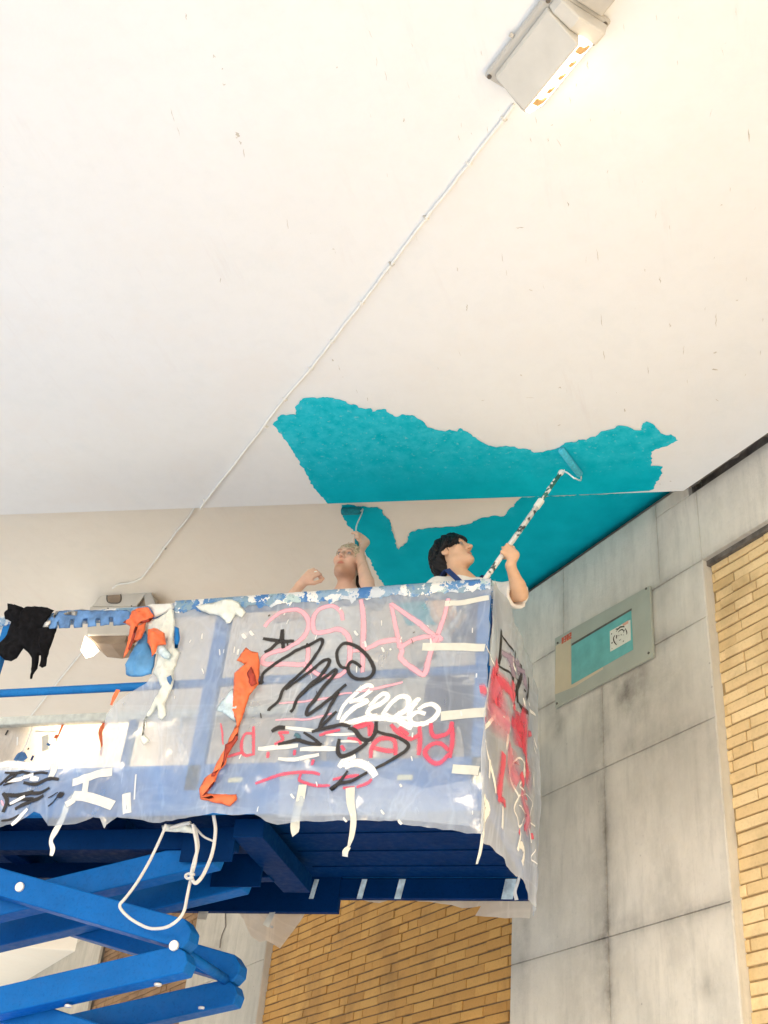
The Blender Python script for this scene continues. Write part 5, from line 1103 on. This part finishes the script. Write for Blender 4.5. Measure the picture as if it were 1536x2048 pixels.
def clothes(root, J, ca, tee, trouser, slim=1., sleeves=(.55, .55), neck_r=.075, infl=.014, hem=None, sleeve_w=(.062, .070)):
    cr, cf, cu = ca; ch, pe, nk = (np.array(J[k]) for k in ('chest', 'pelvis', 'neck'))
    allp = np.array([J[k] for k in ('chest', 'pelvis', 'neck', 'shL', 'shR', 'elL', 'elR')]); fd = Field(allp.min(0)-.26, allp.max(0)+.22, .0062)
    fd.ell(ch, ca, (.158*slim+infl, .105+infl, .20+infl), .04); fd.ell((ch+pe)/2-[0, 0, .02], ca, (.14*slim+infl, .10+infl, .19), .05); fd.ell(pe, ca, (.162*slim+infl, .114+infl, .11), .05)
    for sd_, fr_ in zip('LR', sleeves):
        fd.cone(nk-[0, 0, .02], J['sh'+sd_], .048+infl, .047+infl, .045); S, E = np.array(J['sh'+sd_]), np.array(J['el'+sd_]); fd.cone(S, S+(E-S)*fr_, .050+infl, sleeve_w[0], .03)
    for sd_, fr_ in zip('LR', sleeves):                         # hollow the sleeve ends
        S, E = np.array(J['sh'+sd_]), np.array(J['el'+sd_]); d = nrm(E-S); fd.cone(S+(E-S)*fr_*.45, S+(E-S)*fr_+d*.10, .040, sleeve_w[1]-.006, .004, 'sub')
        q = fd._sub(S+(E-S)*fr_-.12, S+(E-S)*fr_+.12, .02); 
        dd = ((q[1]-(S+(E-S)*fr_).astype(np.float32))@d.astype(np.float32)); nearb = np.linalg.norm(q[1]-(S+(E-S)*fr_).astype(np.float32), axis=-1) < .11
        fd.D[q[0]] = np.where(nearb, np.maximum(fd.D[q[0]], dd), fd.D[q[0]])
    fd.ell(nk+np.array([0, 0, .035])+np.array(cf)*.018, ca, (neck_r, neck_r*1.02, .055), .008, 'sub')
    # folds
    q = fd._sub(fd.lo, fd.lo+fd.h*fd.n, 0); P = q[1]; fd.D += (.0035*np.sin(P[..., 0]*48+9*np.sin(P[..., 2]*13))*np.sin(P[..., 2]*31+P[..., 1]*22)).astype(np.float32)
    sh = field_obj(fd, 'shirt', M[tee], root)
    pts = np.array([J[k] for k in ('pelvis', 'hipL', 'hipR', 'kneeL', 'kneeR', 'ankL', 'ankR')]); ft = Field(pts.min(0)-.2, pts.max(0)+.2, .009); ft.ell(pe, ca, (.18*slim, .13, .12), .04)
    for sd_ in 'LR': ft.cone(J['hip'+sd_], J['knee'+sd_], .10, .078, .04); ft.cone(J['knee'+sd_], np.array(J['ank'+sd_])+[0, 0, .02], .078, .062, .03)
    tr = field_obj(ft, 'trousers', M[trouser], root)
    for sd_ in 'LR':
        fs_ = Field(np.array(J['ank'+sd_])-.24, np.array(J['ank'+sd_])+.24, .009); a = np.array(J['ank'+sd_]); fs_.cone(a-[0, 0, .03], a+np.array(cf)*.16-[0, 0, .048], .050, .042, .03); fs_.plane_cut((0, 0, ZD1+.0015), (0, 0, -1.)); field_obj(fs_, 'shoe', M['shoe'], root)
    return sh, tr
def strap(root, pts, w, mat, name='strap', nrm_from=None):
    P = crom(pts, 6); n = len(P); m = MB(); vs = []
    for i, p in enumerate(P):
        t = nrm(P[min(i+1, n-1)]-P[max(0, i-1)]); out = nrm(p-np.array(nrm_from)); out = nrm(out-t*np.dot(out, t)); sdv = np.cross(t, out); vs += [p-sdv*w/2, p+sdv*w/2, p+sdv*w/2+out*.005, p-sdv*w/2+out*.005]
    fs = [(i*4+j, i*4+(j+1) % 4, i*4+4+(j+1) % 4, i*4+4+j) for i in range(n-1) for j in range(4)]+[(3, 2, 1, 0), (n*4-4, n*4-3, n*4-2, n*4-1)]
    return recalc(obj(name, vs, fs, M[mat], root, smooth=False))
def eyes(root, Hc, ax, iris):
    r, f, u = ax
    for sg in (-1, 1):
        c = Hc(sg*.031, .0775, .012); vs, fs, tn = [], [], []; N, L = 14, 10; look = nrm(f+u*.35)
        a = nrm(np.cross(look, r)); b = np.cross(look, a)
        for i in range(L+1):
            th = math.pi*i/L
            for j in range(N):
                ph = 2*math.pi*j/N; vs.append(c+.0110*(look*math.cos(th)+(a*math.cos(ph)+b*math.sin(ph))*math.sin(th))); tn.append((.02, .015, .01, 1) if th < .20 else ((*iris, 1) if th < .5 else (.30, .26, .24, 1)))
        fs = [(i*N+j, i*N+(j+1) % N, (i+1)*N+(j+1) % N, (i+1)*N+j) for i in range(L) for j in range(N)]
        recalc(obj('eye', vs, fs, M['eye'], root, smooth=True, attrs={'tint': tn}))
def face_tint(Hc, ax, c, stubble=0., brow=(.22, .16, .12), lips=(.86, .50, .50), brow_shade_col=(.52, .40, .35)):
    r, f, u = ax
    def fn(V):
        Lc = (V-np.array(c)); a, b, h_ = Lc@r, Lc@f, Lc@u; T = np.ones((len(V), 4)); front = b > .045
        def blend(m, col): T[:, :3] = T[:, :3]*(1-m[:, None])+T[:, :3]*np.array(col)*m[:, None]
        lip = np.exp(-((a/.021)**2+((h_+.0645)/.0115)**2)**1.5)*front*(b > .07); blend(np.clip(lip*1.6, 0, 1), lips)
        for sg in (-1, 1):
            x = (a-sg*.032)/.019; yb = .036-.006*x*x; br = np.exp(-(np.abs(x)**4))*np.exp(-((h_-yb)/.0046)**2)*front; blend(np.clip(br*.95, 0, 1), brow)
            brow_shade = np.exp(-(((a-sg*.031)/.019)**2+((h_-.013)/.012)**2))*front; blend(np.clip(brow_shade*1.0, 0, 1), brow_shade_col)  # shadow under the brows painted into the skin around the eyes
        ck = sum(np.exp(-(((a-sg*.045)/.022)**2+((h_+.02)/.022)**2)) for sg in (-1, 1))*front; blend(np.clip(ck*.35, 0, 1), (1., .78, .72))
        blend(np.clip(np.exp(-((a/.014)**2+((h_+.026)/.016)**2))*(b > .09)*.4, 0, 1), (1., .78, .72))
        if stubble:
            s = np.exp(-(((h_+.095)/.035)**2))*(b > -.02)*(np.linalg.norm(Lc, axis=1) < .16)+.8*np.exp(-((a/.03)**2+((h_+.046)/.008)**2))*front; blend(np.clip(s*stubble, 0, 1), (.62, .48, .38))
        return T
    return fn

# ---- the painter on the right: dark bowl haircut, white T-shirt, blue dungarees, pole roller
hc = onY(908, 1111, 5.22); hax = axes((.86, -.36, .40), (-.10, 0.02, 1.), 0.)
yaw = nrm((.62, -.78, 0)); ca = axes(yaw)
wr = onY(1021, 1131, 5.03); el = onY(1041, 1188, 5.16)
J = dict(head=hc, neck=hc+[.055, -.015, -.185], chest=hc+[.09, .0, -.415], pelvis=hc+[.06, .06, -.80])
J['chest'] = J['chest']-np.array([0, 0, 0])
J['shR'] = J['neck']+ca[0]*.165+[0, 0, -.055]; J['shL'] = J['neck']-ca[0]*.165+[0, 0, -.045]
# his left arm (on the picture's right) carries the pole high; the other hand is lower, behind the sheet
J['shL'] = onY(1003, 1190, 5.24); J['shR'] = onY(874, 1180, 5.18)
J['elL'], J['wrL'] = el, wr
PT = onY(1123, 944, 5.10); PB = onY(965, 1166, 4.99); pd = nrm(PT-PB); low = PB-pd*.26
J['elR'] = J['shR']+np.array([.06, -.16, -.24]); J['wrR'] = low+np.array([-.05, .06, -.02])
for sg, k in ((1, 'R'), (-1, 'L')):
    J['hip'+k] = J['pelvis']+ca[0]*.09*sg-[0, 0, .05]; J['ank'+k] = np.array([J['pelvis'][0], J['pelvis'][1], ZD1+.085])+ca[0]*.12*sg+ca[1]*(-.10 if sg > 0 else .06); J['knee'+k] = (J['hip'+k]+J['ank'+k])/2+ca[1]*.03
rootB, fd, HB = person('painter with black bowl haircut, white T-shirt and blue dungarees lifting a pole roller', J, None, hax, .98, None, None)
body_core(fd, J, ca, .95)
hp = PB+pd*np.dot(onY(1006, 1104, 5.03)-PB, pd)
fist(fd, hp, pd, wr, .016, -1); fist(fd, low, pd, J['wrR'], .016, 1)
field_obj(fd, 'body', M['skin_b'], rootB, face_tint(HB, hax, hc, 0., (.10, .07, .05), (.88, .46, .46), (.82, .70, .64)), 1)
eyes(rootB, HB, hax, (.02, .012, .008))
r, f, u = hax
fh = Field(hc-.2, hc+.2, .0042); fh.ell(HB(0, -.020, .036), hax, (.098, .124, .110), .01); fh.ell(HB(0, -.078, -.030), hax, (.088, .072, .092), .03)
q = fh._sub(fh.lo, fh.lo+fh.h*fh.n, 0); Pq = q[1]; la_ = (Pq-hc.astype(np.float32))@r.astype(np.float32)
de = np.minimum(fh.d_ell(Pq, HB(0, .112, -.060), hax, (.105, .080, .108)), fh.d_ell(Pq, HB(.014, .125, .02), hax, (.034, .050, .060)))+(.009*np.sin(la_*120+.6)+.006*np.sin(la_*260+1.)).astype(np.float32)
fh.D = np.maximum(fh.D, -de)
for sg in (-1, 1): fh.ell(HB(sg*.080, .022, -.052), hax, (.05, .060, .060), .012, 'sub')
q = fh._sub(fh.lo, fh.lo+fh.h*fh.n, 0); Lc = (q[1]-hc.astype(np.float32)); lu = Lc@u.astype(np.float32); lf = Lc@f.astype(np.float32); la = Lc@r.astype(np.float32)
ang = np.arctan2(la, lf); fh.D = np.maximum(fh.D, -(lu+.110+.10*np.clip(lf, 0, 1)+.010*np.sin(ang*13)+.006*np.sin(ang*29+1))); fh.D += (.0045*np.sin(ang*9+6*np.sin(lu*20))).astype(np.float32); fh.D += (.0022*np.sin(ang*38+8*lu)+.0014*np.sin(ang*71)).astype(np.float32)
hairB = field_obj(fh, 'hair', M['hair_black'], rootB, None, 1)
tf = MB(); rs = random.Random(4)
for i in range(120):
    a = rs.uniform(-math.pi, math.pi); e_ = rs.uniform(-.35, 1.3); d = nrm(r*math.sin(a)*math.cos(e_)+f*math.cos(a)*math.cos(e_)*1.0+u*math.sin(e_))
    if (d@f > .55 and d@u < .45) or d@u > .55: continue
    p = HB(0, -.016, .034)+np.array([d@r*.092, d@f*.116, d@u*.104])@np.array([r, f, u]); t = nrm(-u*.9+d*.25-d*np.dot(d, -u)+f*.1); tf.tube([p-t*.01, p+t*.012+d*.004, p+t*.030+d*.006*rs.random()], [.0026, .002, .0006], 4)
tag(tf.build('hair_strands', M['hair_black'], rootB), kind='stuff')
shB, trB = clothes(rootB, J, ca, 'tee_w', 'denim', .95, (.88, .35), .080, .016, sleeve_w=(.078, .086))
cc = J['chest']
fb = Field(cc-.30, cc+.30, .007); fb.ell(cc+[0, 0, -.02], ca, (.178, .134, .235), .01); q = fb._sub(fb.lo, fb.lo+fb.h*fb.n, 0); L2 = q[1]-cc.astype(np.float32)
fb.D = np.maximum.reduce([fb.D, np.abs(L2@ca[0].astype(np.float32))-.105, -(L2@ca[1].astype(np.float32))+.03, L2[..., 2]-.075, -(L2[..., 2])-.29]).astype(np.float32); field_obj(fb, 'dungaree_bib', M['denim'], rootB)
for sg in (-1, 1):
    S = J['neck']+ca[0]*.082*sg; top = S*0.74+(J['shR'] if sg > 0 else J['shL'])*.26+np.array([0, 0, .052])
    strap(rootB, [cc+ca[0]*.088*sg+ca[1]*.150+[0, 0, .02], cc+ca[0]*.098*sg+ca[1]*.146+[0, 0, .10], top+ca[1]*.062+[0, 0, -.034], top+[0, 0, .012], top-ca[1]*.07+[0, 0, -.05], cc-ca[1]*.14+ca[0]*.05*sg+[0, 0, .02]], .030, 'denim', nrm_from=cc+[0, 0, .03])

# ---- the painter on the left: fair, short curls, looking up past his raised arm
hc = onY(696, 1127, 5.34); hax = axes((-.04, -1., .12), (.12, .02, 1.)); ca = axes((-.05, -1., 0)); 
wr1 = onY(719, 1106, 5.34); el1 = onY(739, 1187, 5.20); J = dict(head=hc, neck=hc+[-.012, .055, -.185], chest=hc+[-.01, .06, -.415], pelvis=hc+[.0, .02, -.80])
J['shL'] = J['neck']-ca[0]*.185+[0, .0, -.045]; J['shR'] = J['neck']+ca[0]*.185+[0, .0, -.07]
J['elL'], J['wrL'] = el1, wr1
J['elR'], J['wrR'] = onY(556, 1232, 5.22), onY(600, 1171, 5.26)
for sg, k in ((1, 'R'), (-1, 'L')):
    J['hip'+k] = J['pelvis']+ca[0]*.09*sg-[0, 0, .05]; J['ank'+k] = np.array([J['pelvis'][0], J['pelvis'][1], ZD1+.085])+ca[0]*.12*sg; J['knee'+k] = (J['hip'+k]+J['ank'+k])/2+ca[1]*.03
rootA, fd, HA = person('fair haired painter looking up with one arm raised to a small ceiling roller', J, None, hax, .90, None, None)
body_core(fd, J, ca, 1.)
h1 = onY(713, 1079, 5.37); hdir = nrm(onY(712, 1058, 5.40)-h1)
fist(fd, h1, hdir, wr1, .011, 1, .0178)
# relaxed, half-closed hand
c = onY(620, 1151, 5.24); w = J['wrR']; d = nrm(c-w); sdv = nrm(np.cross(d, [0.2, -1, .2])); dn = np.cross(sdv, d)
fd.ell((c+w)/2+d*.008, [d, sdv, dn], (.048, .036, .017), .012); fd.cone(w, c-d*.02, .024, .026, .02)
for i in range(4):
    b = c+d*.012+sdv*(1.5-i)*.0185; cu_ = dn*-1.; L = (.038, .043, .040, .032)[i]; p1 = b+(d*.75+cu_*.55)*L; p2 = p1+(d*-.05+cu_*.95)*L*.7; p3 = p2+(d*-.75+cu_*.3)*L*.55; fd.chain([b-d*.02, b, p1, p2, p3], [.011, .0102, .0088, .0080, .0070], .004)
tb = c-d*.035+sdv*.030; fd.chain([tb, tb+(sdv*.6+d*.7-dn*.4)*.034, tb+(sdv*.5+d*1.3-dn*1.0)*.042, tb+(sdv*.1+d*1.7-dn*1.4)*.044], [.015, .0115, .0098, .0085], .006)
field_obj(fd, 'body', M['skin_a'], rootA, face_tint(HA, hax, hc, .7, (.28, .20, .16), (.78, .44, .42)), 1)
eyes(rootA, HA, hax, (.035, .045, .05))
rg = MB(); k = c+d*.030-dn*.022; rg.tube([k+(d*math.cos(t)*.9-dn*math.sin(t))*.014 for t in np.linspace(0, 2*math.pi, 15)], .0045, 6, False); rg.build('finger_tape', M['rag'], rootA, smooth=True)
r, f, u = hax; fh = Field(hc-.2, hc+.2, .0042); fh.ell(HA(0, -.020, .036), hax, (.084, .106, .098), .01); fh.ell(HA(0, .100, -.052), hax, (.098, .075, .108), .012, 'sub')
for sg in (-1, 1): fh.ell(HA(sg*.085, .02, -.06), hax, (.05, .07, .06), .012, 'sub')
q = fh._sub(fh.lo, fh.lo+fh.h*fh.n, 0); P = q[1]; fh.D = np.maximum(fh.D, -((P-hc.astype(np.float32))@u.astype(np.float32)+.06)); fh.D += (.0042*np.sin(P[..., 0]*150)*np.sin(P[..., 2]*165+2)*np.sin(P[..., 1]*140+1)+.003*np.sin(P[..., 0]*83+P[..., 2]*60)).astype(np.float32)
field_obj(fh, 'hair', M['hair_blond'], rootA, None, 1)
cur = MB(); rs = random.Random(9)
for i in range(90):
    a = rs.uniform(-math.pi, math.pi); e_ = rs.uniform(-.1, 1.4); dd = nrm(r*math.sin(a)*math.cos(e_)+f*math.cos(a)*math.cos(e_)+u*math.sin(e_))
    if dd@f > .80 and dd@u < .35: continue
    p = HA(0, -.020, .036)+(r*(dd@r)*.084+f*(dd@f)*.106+u*(dd@u)*.098); s1 = nrm(np.cross(dd, u+.3*r)); s2 = np.cross(dd, s1); ra = rs.uniform(.005, .010)
    cur.tube([p+(s1*math.cos(t)+s2*math.sin(t))*ra+dd*.004*t/3 for t in np.linspace(0, 4.6, 8)], [.0020]*7+[.0008], 4)
tag(cur.build('hair_curls', M['hair_blond'], rootA), kind='stuff')
nb = onY(717, 1158, 5.46); fn_ = Field(nb-.12, nb+.12, .005); fn_.ell(nb, axes((0, -1, 0)), (.036, .05, .062), .01); fn_.ell(nb+[-.02, .02, -.04], axes((0, -1, 0)), (.030, .04, .045), .02); q = fn_._sub(fn_.lo, fn_.lo+fn_.h*fn_.n, 0); P = q[1]; fn_.D += (.003*np.sin(P[..., 0]*170)*np.sin(P[..., 2]*120)).astype(np.float32); field_obj(fn_, 'hair_knot', M['hair_brown'], rootA)
er = HA(-.083, -.006, -.040); MB().tube([er+r*.006, er-r*.010], .0105, 14).build('earring', M['earring'], rootA, .002, True)
clothes(rootA, J, ca, 'tee', 'denim_l', 1., (.45, .30), .085, .013)

# ------------------------------------------------------------------ rollers
po_ = empty('pole_roller', PT); tag(po_, 'long paint flecked extension pole with a wide loaded roller on the soffit', 'paint roller')
MB().tube([low-pd*.10, PB+pd*np.dot(PT-PB, pd)*.70], .0145, 12).build('pole', M['pole'], po_, smooth=True)
k = PB+pd*np.dot(PT-PB, pd)*.70; MB().tube([k, PT-pd*.012], [.0115, .0105], 10).build('pole_sleeve', M['pole_green'], po_, smooth=True)
fl = MB(); rs = random.Random(2)
for i in range(26):
    t = rs.random(); p = k+(PT-k)*t; a = rs.uniform(0, 6.28); o = np.array([math.cos(a), -abs(math.sin(a)), .3*math.sin(a)])*.0105; fl.tube([p+o, p+o+pd*rs.uniform(.008, .022)], .004, 5)
tag(fl.build('paint_fleck', M['tape_white'], po_), kind='stuff')
MB().tube([k-pd*.03, k+pd*.03], .019, 10).build('pole_collar', M['rag'], po_, .003, True)
RA, RB = onZ(1122, 893, Z1)+[0, 0, -.0225], onZ(1160, 943, Z1)+[0, 0, -.0225]; rdir = nrm(RB-RA)
MB().tube([RA, RA+(RB-RA)*.02, RA+(RB-RA)*.98, RB], [.016, .020, .020, .016], 20).build('roller_cover', M['fleece'], po_, smooth=True)
kn = PT; MB().tube(crom([kn-pd*.02, kn, kn+pd*.012], 3), [.014, .017, .010], 10).build('handle_tip', M['tape_white'], po_, .002, True)
w1 = onY(1149, 957, 5.06); w2 = onZ(1158, 957, Z1)+[0, 0, -.035]
MB().tube(crom([kn-pd*.005, onY(1132, 944, 5.07), w1], 4)+crom([w1+[.004, .002, .002], onZ(1161, 951, Z1)+[0, 0, -.035], RB+rdir*.012, RB], 3), .0045, 8).build('roller_frame', M['wire'], po_, smooth=True)
mi = empty('mini_roller', h1); tag(mi, 'small teal loaded roller held at the soffit step by the left painter', 'paint roller')
ra, rb = onZ(684, 1016, Z2)+[0, 0, -.028], onZ(722, 1014.5, Z2)+[0, 0, -.028]
MB().tube([ra, ra+(rb-ra)*.03, ra+(rb-ra)*.97, rb], [.020, .024, .024, .020], 18).build('roller_cover', M['fleece_dark'], mi, smooth=True)
yr = rb[1]
MB().tube(crom([h1+hdir*.03, onY(712, 1058, 5.40), onY(713.5, 1050, 5.43), onY(719, 1037, 5.49), onY(724, 1026, yr-.03), onY(725.5, 1018, yr), rb+[.006, 0, 0], rb], 5), .0042, 8).build('roller_frame', M['wire'], mi, smooth=True)
MB().tube([h1-hdir*.065, h1+hdir*.055], .0115, 12).build('handle', M['fleece_dark'], mi, .003, True)
